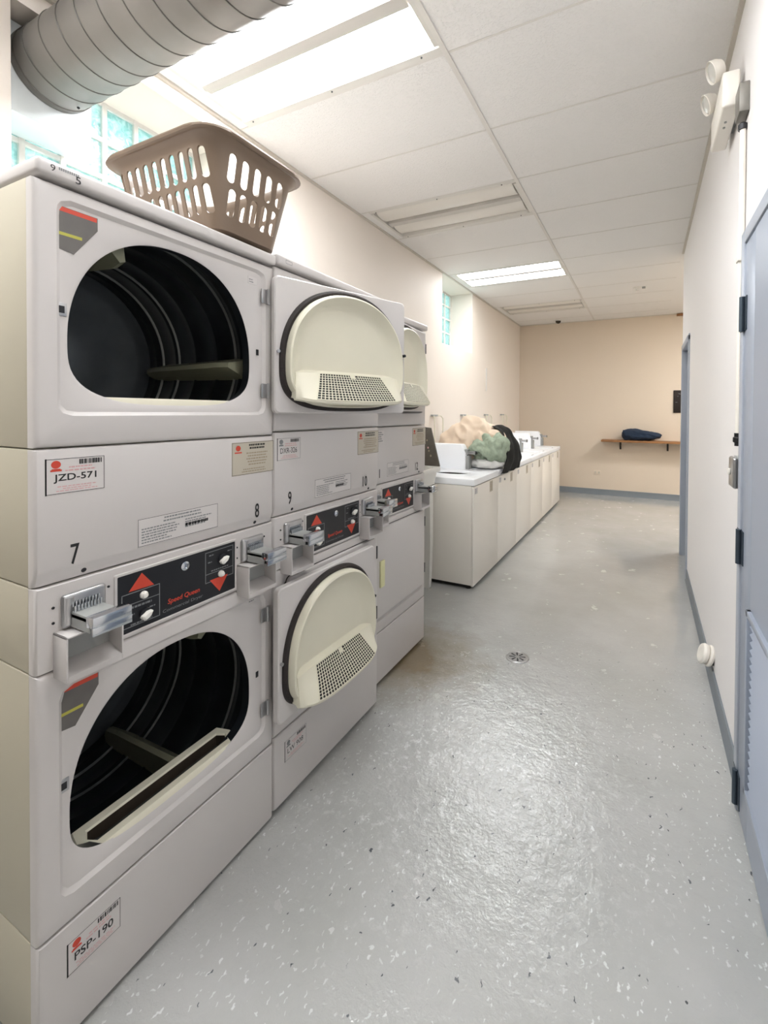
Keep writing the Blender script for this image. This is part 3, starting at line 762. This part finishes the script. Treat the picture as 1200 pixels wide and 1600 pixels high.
YD = .4882
rnd = random.Random(3)
make_dryer(-1.169, YD+DW/2, 0., 'white stacked dryer numbered 7 and 8, nearest, both doors open on dark drums',
           ('7', '8', (-.275, -.258), (.257, .273)), ('JZD-571', (-.322, -.203), 'PSP-190', (-.286, -.17)), 'open', 'open', rnd, False, True)
make_dryer(-1.169, YD+DW*1.5, .0105, 'white stacked dryer numbered 9 and 10, middle of the three stacks',
           ('9', '10', (-.272, -.256), (.205, .24)), ('DXR-326', (-.327, -.208), 'LW 908', (-.288, -.172)), 'tilted', 'closed', rnd, True)
make_dryer(-1.2507, YD+DW*2.5, .003, 'white stacked dryer numbered 11 and 12, standing back, beside the utility sink',
           ('11', '12', (-.238, -.2), (.2, .236)), ('', (0, 0), '', (0, 0)), 'closed', 'closed', rnd, True)

# ------------------------------------------------------------------ top-loading washers
WW = .671
def make_washer(i, label, well=False):
    yc = 3.3856+WW*(i+.5); r = thing('washing_machine', label, 'washing machine', (-1.237, yc, 0), 0, 'top-loading washers in the row')
    hw = WW/2-.002; D = -.715
    MB().box(D, -.018, -hw, hw, .035, .846, .01).build('cabinet', M['washer'], r)
    MB().box(-.022, 0, -hw, hw, .03, .84, .006).build('front_panel', M['washer'], r)
    MB().box(D+.03, -.035, -hw+.03, hw-.03, .006, .036).build('toe_base', M['gap_shade'], r)
    for sx in (-.06, D+.06):
        for sy in (-1, 1): MB().lathe([(.022, 0), (.022, .012), (.009, .016), (.009, .04)], (sx, sy*(hw-.05), 0), (0, 0, 1), 12).build('foot', M['darksteel'], r)
    t = MB()
    if well:
        A = [2*PI*k/72 for k in range(72)]; c = (-.33, .0)
        A = sorted(A+[math.atan2(b-c[1], a-c[0]) % (2*PI) for a, b in ((.004, hw), (.004, -hw), (D, hw), (D, -hw))])
        def rect(g, z): 
            P = [(D+g, -hw+g), (.004-g, -hw+g), (.004-g, hw-g), (D+g, hw-g)]
            return [(*ray_hit(P, c, a), z) for a in A]
        def ell(k, z): return [(c[0]+.178*k*math.cos(a), c[1]+.1*k*math.sin(a), z) for a in A]
        t.rings([rect(.004, .846), rect(0, .85), rect(0, .889), rect(.003, .897), rect(.01, .9005), ell(1.06, .9005), ell(1., .897), ell(.98, .86)])
        t.build('top_panel', M['washer_top'], r)
        MB().rings([ell(.985, .884), ell(.985, .78), ell(.9, .775), ell(.3, .776)], True, False, True).build('tub', M['gap_shade'], r)
    else:
        t.box(D, .004, -hw, hw, .846, .9005, .009, 3).build('top_panel', M['washer_top'], r)
        l = MB().box(-.5, -.05, -.26, .2, .9005, .908, .004).build('lid', M['washer_top'], r)
        MB().box(-.053, -.045, -.11, -.01, .902, .906, .001).build('lid_grip', M['grey'], l)
    cn = MB().prism([(D, .9), (-.52, .9), (-.55, .95), (-.6, 1.045), (D, 1.05)], 1, -hw+.01, .222, .004).build('control_console', M['washer_top'], r)
    MB().prism([(-.5505, .955), (-.549, .9555), (-.594, 1.037), (-.5955, 1.0365)], 1, -hw+.04, .19).build('control_face', M['black'], cn)
    for yy in (-.2, -.08):
        MB().lathe([(.02, 0), (.018, .014), (.002, .016)], (-.57, yy, .996), (.87, 0, .48), 18).build('selector_knob', M['white_plastic'], cn)
    mc = MB().prism([(D, .9), (-.293, .9), (-.293, 1.055), (-.33, 1.128), (-.342, 1.135), (D, 1.135)], 1, .226, .331, .004).build('meter_case', M['washer_top'], r)
    b = MB(); b.box(-.294, -.262, .24, .317, .9, 1.03, .003).box(-.312, -.278, .243, .314, 1.035, 1.088, .004)
    b.build('coin_chute', M['grey'], mc)
    b = MB(); b.box(-.28, -.2, .25, .307, 1.045, 1.07, .003).box(-.212, -.2, .244, .313, 1.04, 1.076, .003)
    b.build('coin_slide', M['steel'], mc)
    MB().prism([(.075, .735), (.16, .735), (.16, .83), (.075, .83)], 0, -.0003, .0008).build('notice_label', M['label_tan'], r)
    q = MB(); rr = random.Random(i); lines(q, .0011, .085, .15, .745, .82, 5, rr, True); q.build('small_print', M['tan_print'], r)
    q = MB(); q.prism([(-.31, .775), (-.24, .775), (-.24, .825), (-.31, .825)], 0, -.0003, .0008); q.build('asset_label', M['label'], r)
    q = MB(); lines(q, .0011, -.305, -.25, .78, .82, 3, rr, False); q.build('small_print', M['grey_print'], r)
    if i == 1: MB().lathe([(.012, 0), (.012, .008), (.004, .011)], (0, -.135, .79), (1, 0, 0), 14).build('badge', M['grey'], r)
    return r
make_washer(0, 'white top-loading washer with a dark tub opening, first of the row beside the utility sink', True)
make_washer(1, 'white top-loading washer carrying the heap of laundry, second of the row')
make_washer(2, 'white top-loading washer just behind the heap of laundry, third of the row')
make_washer(3, 'white top-loading washer fourth from the camera, its coin slide clear beyond the laundry')
make_washer(4, 'white top-loading washer, next to last of the row')
make_washer(5, 'white top-loading washer at the far end of the row, nearest the back wall')

# ------------------------------------------------------------------ utility sink between dryers and washers
r = thing('utility_sink', 'white plastic utility sink on splayed legs between dryers and washers', 'sink', (-1.77, 3.02, 0))
b = MB()
def rr3(x0, x1, y0, y1, z, rad=.04): return [(p[0], p[1], z) for p in rrect(x0, x1, y0, y1, rad, 5)]
hx, hy = .285, .29
b.rings([rr3(-.2, .2, -.22, .22, .70), rr3(-.225, .225, -.24, .24, .72), rr3(-hx+.02, hx-.02, -hy+.02, hy-.02, .965), rr3(-hx, hx, -hy, hy, .965), rr3(-hx-.004, hx+.004, -hy, hy, .985), rr3(-hx, hx, -hy, hy, 1.0),
         rr3(-hx+.04, hx-.04, -hy+.04, hy-.04, .995), rr3(-.21, .21, -.225, .225, .735), rr3(-.19, .19, -.2, .2, .725)], True, True, True)
b.build('basin', M['white_plastic'], r)
for sx in (-1, 1):
    for sy in (-1, 1):
        R = []
        for k in range(7):
            t = k/6; x = sx*(.205-.035*t*t+.0*t); y = sy*(.2+.075*t); w = .03-.008*t
            R.append([(x-w, y-w, .78-.78*t), (x+w, y-w, .78-.78*t), (x+w, y+w, .78-.78*t), (x-w, y+w, .78-.78*t)])
        MB().rings(R, True, True, True).build('leg', M['white_plastic'], r)
MB().tube([(-.2, 0, 1.0), (-.2, 0, 1.1), (-.18, 0, 1.15), (-.1, 0, 1.17), (-.04, 0, 1.15), (-.03, 0, 1.12)], .011, 10).build('faucet', M['chrome'], r)
MB().tube([(0, 0, .7), (0, 0, .4), (-.05, 0, .34), (-.12, 0, .36), (-.3, 0, .38)], .02, 10).build('drain_pipe', M['white_plastic'], r)
r = MB().prism([(-2.12, 1.002), (-1.497, 1.002), (-1.578, 1.312), (-1.64, 1.318), (-2.12, 1.318)], 1, 3.29, 3.31, .003).build('splash_board', M['guard'])
r = base(tag(r, 'dark grey-brown sloped board standing on the rim of the utility sink', 'board'))
sp = r.location
for x, z, w, m in ((-1.6, 1.15, .012, 'pink_print'), (-1.592, 1.125, .012, 'tan_print'), (-1.575, 1.085, .013, 'tan_print'), (-1.61, 1.21, .01, 'tan_print')):
    MB().box(x-w/2, x+w/2, 3.2885, 3.2905, z-w*.6, z+w*.6).build('mark', M[m], r, loc=-sp)

# ------------------------------------------------------------------ laundry heaped on the washers
def blob(name, m, c, rad, zmin, seed, amp, freq, label, cat, fold=(1, 0, 0), ff=18., lean=(0, 0), sub=5, sq=2.2, group=None, skew=0.):
    bm = bmesh.new(); bmesh.ops.create_icosphere(bm, subdivisions=sub, radius=1)
    F = Vector(fold).normalized(); off = Vector((seed*7.3, seed*3.1, seed*1.7))
    for v in bm.verts:
        p = v.co.copy(); n = p.normalized()
        k = (abs(n.x)**sq+abs(n.y)**sq+abs(n.z)**sq)**(-1/sq)
        q = Vector((n.x*rad[0]*k, n.y*rad[1]*k, n.z*rad[2]*k))
        w = noise.noise(q*freq+off)+.5*noise.noise(q*freq*2.1+off)
        rid = 1-abs(noise.noise(Vector((q.dot(F)*ff*.35, q.x*5, q.y*5+q.z*3))+off))*2
        d = amp*(w*.9+.55*rid+.2*math.sin(q.dot(F)*ff+w*5))
        q += n*d
        q.z *= 1+skew*q.x/rad[0]
        q.x += lean[0]*max(0, q.z); q.y += lean[1]*max(0, q.z)
        q += Vector(c)
        if q.z < zmin: q.z = zmin+(.004*noise.noise(q*20)+.004)
        v.co = q
    b = MB(); b.bm.free(); b.bm = bm
    o = b.build(name, m, ang=80)
    return base(tag(o, label, cat, group))
zt = .909
blob('comforter', M['peach'], (-1.60, 4.34, 1.12), (.33, .25, .25), zt+.02, 2, .05, 5.5, 'peach comforter heaped highest on the second washer', 'comforter', (1, .6, .4), 30, (.1, .1), 6, 1.7)
blob('green_garment', M['green'], (-1.36, 4.17, 1.08), (.165, .16, .125), .945, 5, .05, 9, 'crumpled sage green garment in front of the peach comforter', 'garment', (1, .3, .8), 45)
blob('white_garment', M['white_cloth'], (-1.38, 4.17, .945), (.17, .15, .055), zt, 8, .018, 9, 'white garment under the sage green one', 'garment', (1, 1, 0), 40)

def drape(name, m, path, w0, w1, th, seed, label, cat):
    """cloth laid along a path of (x, y, z), as a thick wrinkled strip"""
    n, k = 40, 22; P = [Vector(p) for p in path]; T = []; B = []
    L = [0]
    for a, c in zip(P, P[1:]): L.append(L[-1]+(c-a).length)
    def at(s):
        s *= L[-1]
        for i in range(len(P)-1):
            if s <= L[i+1] or i == len(P)-2:
                return P[i].lerp(P[i+1], (s-L[i])/(L[i+1]-L[i]))
    for i in range(n+1):
        s = i/n; p = at(s)*.5+at(max(0, s-.04))*.25+at(min(1, s+.04))*.25
        tg = (at(min(1, s+.03))-at(max(0, s-.03))).normalized(); nr = Vector((-tg.z, 0, tg.x)).normalized()
        if nr.z < -.2 or (abs(nr.z) <= .2 and nr.x < 0): nr = -nr
        w = w0+(w1-w0)*s
        ra, rb = [], []
        for j in range(k+1):
            t = j/k*2-1; y = t*w*(1+.12*noise.noise(Vector((s*5, seed, t))))
            h = .018*noise.noise(Vector((s*4, t*4+seed, seed)))+.012*math.sin(t*9+seed+s*3)
            e = (1-abs(t)**6)*min(1, min(s, 1-s)*14+.15)
            ra.append(p+Vector((0, y, 0))+nr*(th*e+h)); rb.append(p+Vector((0, y, 0))+nr*(h-th*.15*e))
        T.append(ra); B.append(rb)
    rings = [a+b_[::-1] for a, b_ in zip(T, B)]
    o = MB().rings(rings, True, True, True).build(name, m, ang=80)
    return base(tag(o, label, cat))
drape('black_garment', M['black_cloth'], [(-1.40, 4.47, 1.30), (-1.29, 4.47, 1.245), (-1.215, 4.46, 1.1), (-1.2, 4.45, .97), (-1.2, 4.4, .93), (-1.2, 4.34, .86)], .15, .32, .02, 3, 'black garment hanging over the washer front edge behind the green one', 'garment')

# ------------------------------------------------------------------ laundry basket
def make_basket():
    c = Vector((-1.37, 1.062, 1.9935)); H = .268
    r = thing('laundry_basket', 'taupe plastic laundry basket with slotted sides on top of the nearest dryers', 'basket', c, 0)
    def ring(hx, hy, z, rad): return [(a, b_, z) for a, b_ in rrect(-hx, hx, -hy, hy, rad, 7)]
    def at(t, g=0):   # outer shell half sizes at height fraction t
        return (.203+(.252-.203)*t+g, .125+(.185-.125)*t+g, .05+.03*t)
    def R(t, g=0, z=None): 
        a, b_, q = at(t, g); return ring(a, b_, H*t if z is None else z, q)
    b = MB()
    b.rings([ring(.17, .11, 0, .03), R(.02), R(.3), R(.6), R(.88), R(.92, .006), R(.955, .014), R(.955, .02), R(.97, .024), R(1., .02), R(1.0, -.0), R(.97, -.005), R(.88, -.005), R(.6, -.004), R(.3, -.004), R(.03, -.004, .006), ring(.16, .1, .006, .03)], True, True, True)
    tub = b.build('tub', M['basket'], r)
    cut = MB()
    def slot(face, s, za, zb, w):
        # stadium prism square to a side; face: 'y-' 'y+' 'x+' 'x-'
        P = []
        for i in range(13): a = PI*i/12; P.append((w*math.cos(a), zb-w+w*math.sin(a)))
        for i in range(13): a = PI+PI*i/12; P.append((w*math.cos(a), za+w+w*math.sin(a)))
        t = (za+zb)/2/H; hx, hy, _ = at(t)
        k = .96+.12*t
        if face[0] == 'y':
            sg = -1 if face[1] == '-' else 1
            cut.prism([(s*k+u, z) for u, z in P], 1, sg*(hy-.045), sg*(hy+.045))
        else:
            sg = -1 if face[1] == '-' else 1
            cut.prism([(s*k+u, z) for u, z in P], 0, sg*(hx-.045), sg*(hx+.045))
    for za, zb in ((.046, .128), (.142, .226)):
        for i in range(10):
            for f in ('y-', 'y+'): slot(f, (i-4.5)*.0405, za, zb, .0118)
        for i in range(5 if za > .1 else 5):
            for f in ('x-', 'x+'): slot(f, (i-2)*(.046 if za > .1 else .042), za, zb, .0138)
    co = cut.build('cut', M['basket'])
    bmesh_fix = bmesh.new(); bmesh_fix.from_mesh(co.data); bmesh.ops.recalc_face_normals(bmesh_fix, faces=bmesh_fix.faces); bmesh_fix.to_mesh(co.data); bmesh_fix.free()
    md = tub.modifiers.new('slots', 'BOOLEAN'); md.operation = 'DIFFERENCE'; md.object = co; md.solver = 'EXACT'
    co.location = r.location
    bpy.context.view_layer.update()
    dg = bpy.context.evaluated_depsgraph_get(); dg.update()
    me = bpy.data.meshes.new_from_object(tub.evaluated_get(dg)); tub.modifiers.clear(); tub.data = me
    me.set_sharp_from_angle(angle=math.radians(35))
    bpy.data.objects.remove(co)
    a, b_, q = at(.985)
    MB().tube([(x, y, H*.985) for x, y in rrect(-a-.018, a+.018, -b_-.018, b_+.018, q+.018, 7)], .0085, 8, closed=True).build('rim', M['basket'], r)
make_basket()

# ------------------------------------------------------------------ spiral exhaust duct
r = thing('exhaust_duct', 'galvanised spiral duct running from the window plenum across the ceiling', 'duct', (-2.27, 1.02, 2.865))
R0 = .145; L = 2.6
MB().lathe([(R0, 0.0), (R0, .3), (R0, .9), (R0, 1.6), (R0, L)], (0, 0, 0), (1, 0, 0), 72, False, False).build('spiral_pipe', M['duct'], r)
pts = []; pitch = .118
for i in range(int(L/pitch*48)):
    a = 2*PI*i/48; pts.append((.05+pitch*i/48, (R0+.0005)*math.cos(a), (R0+.0005)*math.sin(a)))
pts = [p for p in pts if p[0] < L]
MB().tube(pts, .0026, 6).build('seam', M['duct_seam'], r)
MB().lathe([(R0+.002, .0), (R0+.004, .003), (R0+.004, .035), (R0+.001, .038)], (0, 0, 0), (1, 0, 0), 72, False, False).build('collar', M['duct_seam'], r)
MB().box(-.2, 0, -.16, .146, -.235, .118, .003).build('plenum_box', M['sheet'], r)
MB().lathe([(.001, 0), (.005, .002), (.006, .006), (.002, .01)], (.1, .045, -.142), (0, .3, -1), 10).build('fastener', M['darksteel'], r)

# ------------------------------------------------------------------ emergency light, conduit and switch on the right wall
r = thing('emergency_light', 'white twin-head emergency light high on the right wall', 'emergency light', (XR, 2.29, 2.66))
MB().box(-.076, -.016, -.17, .18, 0, .14, .008, 3).build('body', M['offwhite'], r)
MB().box(-.02, 0, -.1, .1, .03, .12).build('mounting_plate', M['grey'], r)
for yy, zz in ((-.12, .185), (.07, .17)):
    h = MB(); d = Vector((-.75, -.1, -.3)).normalized(); o = Vector((-.092, yy, zz))
    h.lathe([(.012, -.03), (.03, -.022), (.042, 0), (.045, .02), (.043, .022), (.039, .008)], o, d, 28, True, False)
    h.cyl((-.05, yy, .135), (-.08, yy, zz-.015), .009, seg=10)
    hd = h.build('lamp_head', M['offwhite'], r)
    MB().lathe([(.041, .012), (.03, .02), (.001, .023)], o, d, 28, False, True).build('lens', M['lamp_glass'], hd)
for yy in (-.06, -.02): MB().cyl((-.05, yy, .001), (-.05, yy, -.004), .005, seg=10).build('test_button', M['grey'], r)
MB().box(-.034, 0, -.265, -.18, -.085, .025, .004).build('junction_box', mat('zinc_box', '#8b8780', .45, .4, var=.15), r)
r = thing('electrical_conduit', 'thin painted conduit running down the right wall to the switch box', 'conduit', (XR, 2.075, 1.345))
MB().cyl((-.013, 0, .02), (-.013, 0, 1.2), .0105, seg=14).build('pipe', M['offwhite'], r)
cn = MB(); cn.lathe([(.0115, 0), (.0115, .012), (.017, .016), (.017, .032), (.013, .036), (.013, .05)], (-.014, 0, -.026), (0, 0, 1), 16); cn.build('lower_connector', M['darksteel'], r)
MB().lathe([(.015, 0), (.015, .02), (.012, .024)], (-.014, 0, 1.185), (0, 0, 1), 16).build('upper_connector', M['darksteel'], r)
MB().box(-.027, 0, -.02, .02, .683, .703, .002).build('strap', M['offwhite'], r)
r = thing('switch_box', 'metal surface switch box on the right wall beside the louvred door', 'switch', (XR, 2.05, 1.16))
MB().box(-.022, 0, -.05, .05, 0, .12, .002).build('back_box', M['grey'], r)
MB().box(-.04, -.0215, -.05, .05, .001, .119, .009, 3).build('cover', M['steel'], r)
MB().box(-.05, -.04, -.006, .006, .05, .074, .003).build('toggle', M['offwhite'], r)
for zz in (.035, .083): MB().cyl((-.011, -.0505, zz), (-.011, -.0525, zz), .004, seg=8).build('screw', M['darksteel'], r)

# door stop low on the right wall
r = thing('door_stop', 'round white door stop low on the right wall', 'door stop', (XR, 2.76, .158))
ax = Vector((-1, -.12, .32)).normalized()
MB().lathe([(.03, -.012), (.03, 0), (.02, .006), (.02, .03)], (0, 0, -.01), ax, 24).build('stem', M['darksteel'], r)
MB().lathe([(.035, .006), (.052, .012), (.056, .022), (.052, .031), (.036, .034)], (0, 0, 0), ax, 32).build('flange', M['offwhite'], r)
MB().lathe([(.04, .03), (.051, .038), (.053, .052), (.046, .063), (.03, .067), (.02, .064), (.001, .062)], (0, 0, 0), ax, 32).build('bumper', M['offwhite'], r)

# ------------------------------------------------------------------ hoses and small fittings
for y, ln, lab in ((4.55, .34, 'pale washer hose looping down the left wall beside the splash board'), (5.44, .36, 'pale washer hose on the left wall above the laundry heap'),
               (6.37, .33, 'pale washer hose on the left wall, third from the dryers'), (7.2, .36, 'pale washer hose on the left wall, nearest the back wall')):
    r = thing('washer_hose', lab, 'hose', (XL, y, 1.40), 0, 'washer hoses on the left wall')
    MB().box(0, .035, -.05, .09, -.008, .012, .003).build('valve_bracket', M['grey'], r)
    MB().tube([(.03, -.03, 0), (.045, -.035, -.03), (.045, -.03, -.15), (.04, -.02, -ln+.02)], .0075, 8).build('hose', M['cream'], r)
    MB().tube([(.03, .07, 0), (.05, .12, .0), (.055, .17, -.03), (.05, .185, -.1), (.05, .18, -.22), (.04, .15, -ln)], .0075, 8).build('hose', M['cream'], r)
    MB().lathe([(.013, 0), (.015, .01), (.015, .03), (.009, .034)], (.04, .15, -ln-.03), (0, 0, 1), 10).build('coupling', M['darksteel'], r)
o = MB().box(XL, XL+.015, 6.40, 6.425, 1.76, 2.1, .003).build('cable_raceway', M['trim_white'])
base(tag(o, 'short pale cable raceway on the left wall past the small window', 'raceway'))

r = thing('wall_shelf', 'brown wooden shelf on iron brackets on the back wall', 'shelf', (.0, YB, .954))
MB().box(-.68, .9, -.285, 0, -.002, .03, .002).build('board', M['wood'], r)
for x in (-.385, .335):
    b = MB(); b.box(x-.014, x+.014, -.2, 0, -.006, 0).box(x-.014, x+.014, -.006, 0, -.14, 0)
    b.prism([(-.19, -.006), (-.165, -.006), (-.006, -.12), (-.006, -.14)], 0, x-.005, x+.005)
    b.build('bracket', M['iron'], r)
# folded jeans on the shelf
blob('folded_jeans', M['denim'], (-.06, 8.265, 1.07), (.29, .115, .088), .985, 4, .02, 8, 'dark blue jeans folded on the wooden shelf', 'jeans', (.2, .3, 1), 70, (-.35, 0), 5, 2.4, None, -.28)
r = thing('wall_outlet', 'blank outlet plate low on the back wall', 'outlet', (-.76, YB, .39))
MB().box(-.058, .058, -.006, 0, -.04, .04, .003).build('plate', M['wall_far'], r)
for x in (-.03, .03): MB().box(x-.012, x+.012, -.0068, -.0055, -.016, .016).build('socket', M['label_tan'], r)
r = thing('notice_board', 'black notice board on the back wall at the room corner', 'notice board', (.56, YB, 1.45))
MB().box(-.15, .15, -.02, 0, 0, .37, .003).build('frame', M['iron'], r)
q = MB(); rr = random.Random(5)
for i in range(14):
    x, z = rr.uniform(-.13, .1), rr.uniform(.03, .33); w = rr.uniform(.01, .03); q.box(x, x+w, -.0215, -.0195, z, z+.006)
q.build('small_print', M['grey_print'], r)
o = MB().box(.44, .75, YB-.06, YB-.001, 3.035, 3.068, .003).build('wood_strip', M['wood'])
base(tag(o, 'short brown wood strip under the ceiling at the back wall corner', 'strip'))
r = thing('sprinkler_head', 'white pendant sprinkler head in the far ceiling', 'sprinkler', (-.12, 6.44, ZC))
MB().lathe([(.05, 0), (.045, -.008), (.02, -.012), (.018, -.012)], (0, 0, 0), (0, 0, 1), 24).build('escutcheon', M['white_plastic'], r)
MB().lathe([(.014, -.01), (.012, -.04), (.026, -.043), (.026, -.047), (.002, -.049)], (0, 0, 0), (0, 0, 1), 16).build('deflector', M['white_plastic'], r)
MB().box(.06, .1, -.02, .02, -.022, 0, .004).build('bracket', M['grey'], r)
r = thing('dome_camera', 'small dark dome camera on the ceiling near the back wall', 'camera', (-1.41, 8.13, ZC))
MB().lathe([(.058, 0), (.056, -.014), (.046, -.018)], (0, 0, 0), (0, 0, 1), 28).build('mount', M['white_plastic'], r)
MB().lathe([(.046, -.016), (.044, -.035), (.034, -.052), (.016, -.062), (.001, -.064)], (0, 0, 0), (0, 0, 1), 28).build('dome', M['camera_dome'], r)

# floor drain
r = thing('floor_drain', 'round metal floor drain with radial slots', 'drain', (-.664, 2.585, 0))
MB().lathe([(.068, 0), (.066, .003), (.058, .0035), (.056, .002), (.054, .0035), (.001, .004)], (0, 0, 0), (0, 0, 1), 40).build('grate', M['steel'], r)
for k in range(8):
    a = 2*PI*k/8+.3; u = Vector((math.cos(a), math.sin(a), 0)); w = Vector((-math.sin(a), math.cos(a), 0)); zz = Vector((0, 0, .0044))
    MB().poly([u*.014+w*.003+zz, u*.014-w*.003+zz, u*.045-w*.006+zz, u*.048+zz, u*.045+w*.006+zz]).build('slot', M['black'], r)

# ------------------------------------------------------------------ daylight
w = bpy.data.worlds.new('World'); bpy.context.scene.world = w; w.use_nodes = True
nt = w.node_tree; bg = nt.nodes['Background']
bg.inputs['Color'].default_value = (.9, .97, 1, 1); bg.inputs['Strength'].default_value = 1.1

# ------------------------------------------------------------------ camera
F_, CX, CY, YAW, PIT, ROL, HC = 698.7883, 670.1509, 652.7277, .4512, .0135, -.0060, 1.4444
s, c = math.sin(YAW), math.cos(YAW); sp, cp = math.sin(PIT), math.cos(PIT); sr, cr = math.sin(ROL), math.cos(ROL)
rv = Vector((c, s, 0)); dv = Vector((-s, c, 0)); zv = Vector((0, 0, 1))
fw_ = dv*cp-zv*sp; uv = zv*cp+dv*sp
cx = rv*cr-uv*sr; cy = uv*cr+rv*sr
cam = bpy.data.cameras.new('Camera'); co = bpy.data.objects.new('Camera', cam); C.objects.link(co)
co.matrix_world = Matrix(((cx.x, cy.x, -fw_.x, 0), (cx.y, cy.y, -fw_.y, 0), (cx.z, cy.z, -fw_.z, HC), (0, 0, 0, 1)))
cam.sensor_fit = 'HORIZONTAL'; cam.sensor_width = 36; cam.lens = F_/1200*36
cam.shift_x = -(CX-600)/1200; cam.shift_y = -(800-CY)/1200; cam.clip_start = .02
sc = bpy.context.scene; sc.camera = co
sc.view_settings.view_transform = 'Standard'; sc.view_settings.look = 'None'; sc.view_settings.gamma = 1
sc.view_settings.use_curve_mapping = False; sc.view_settings.exposure = 1.18
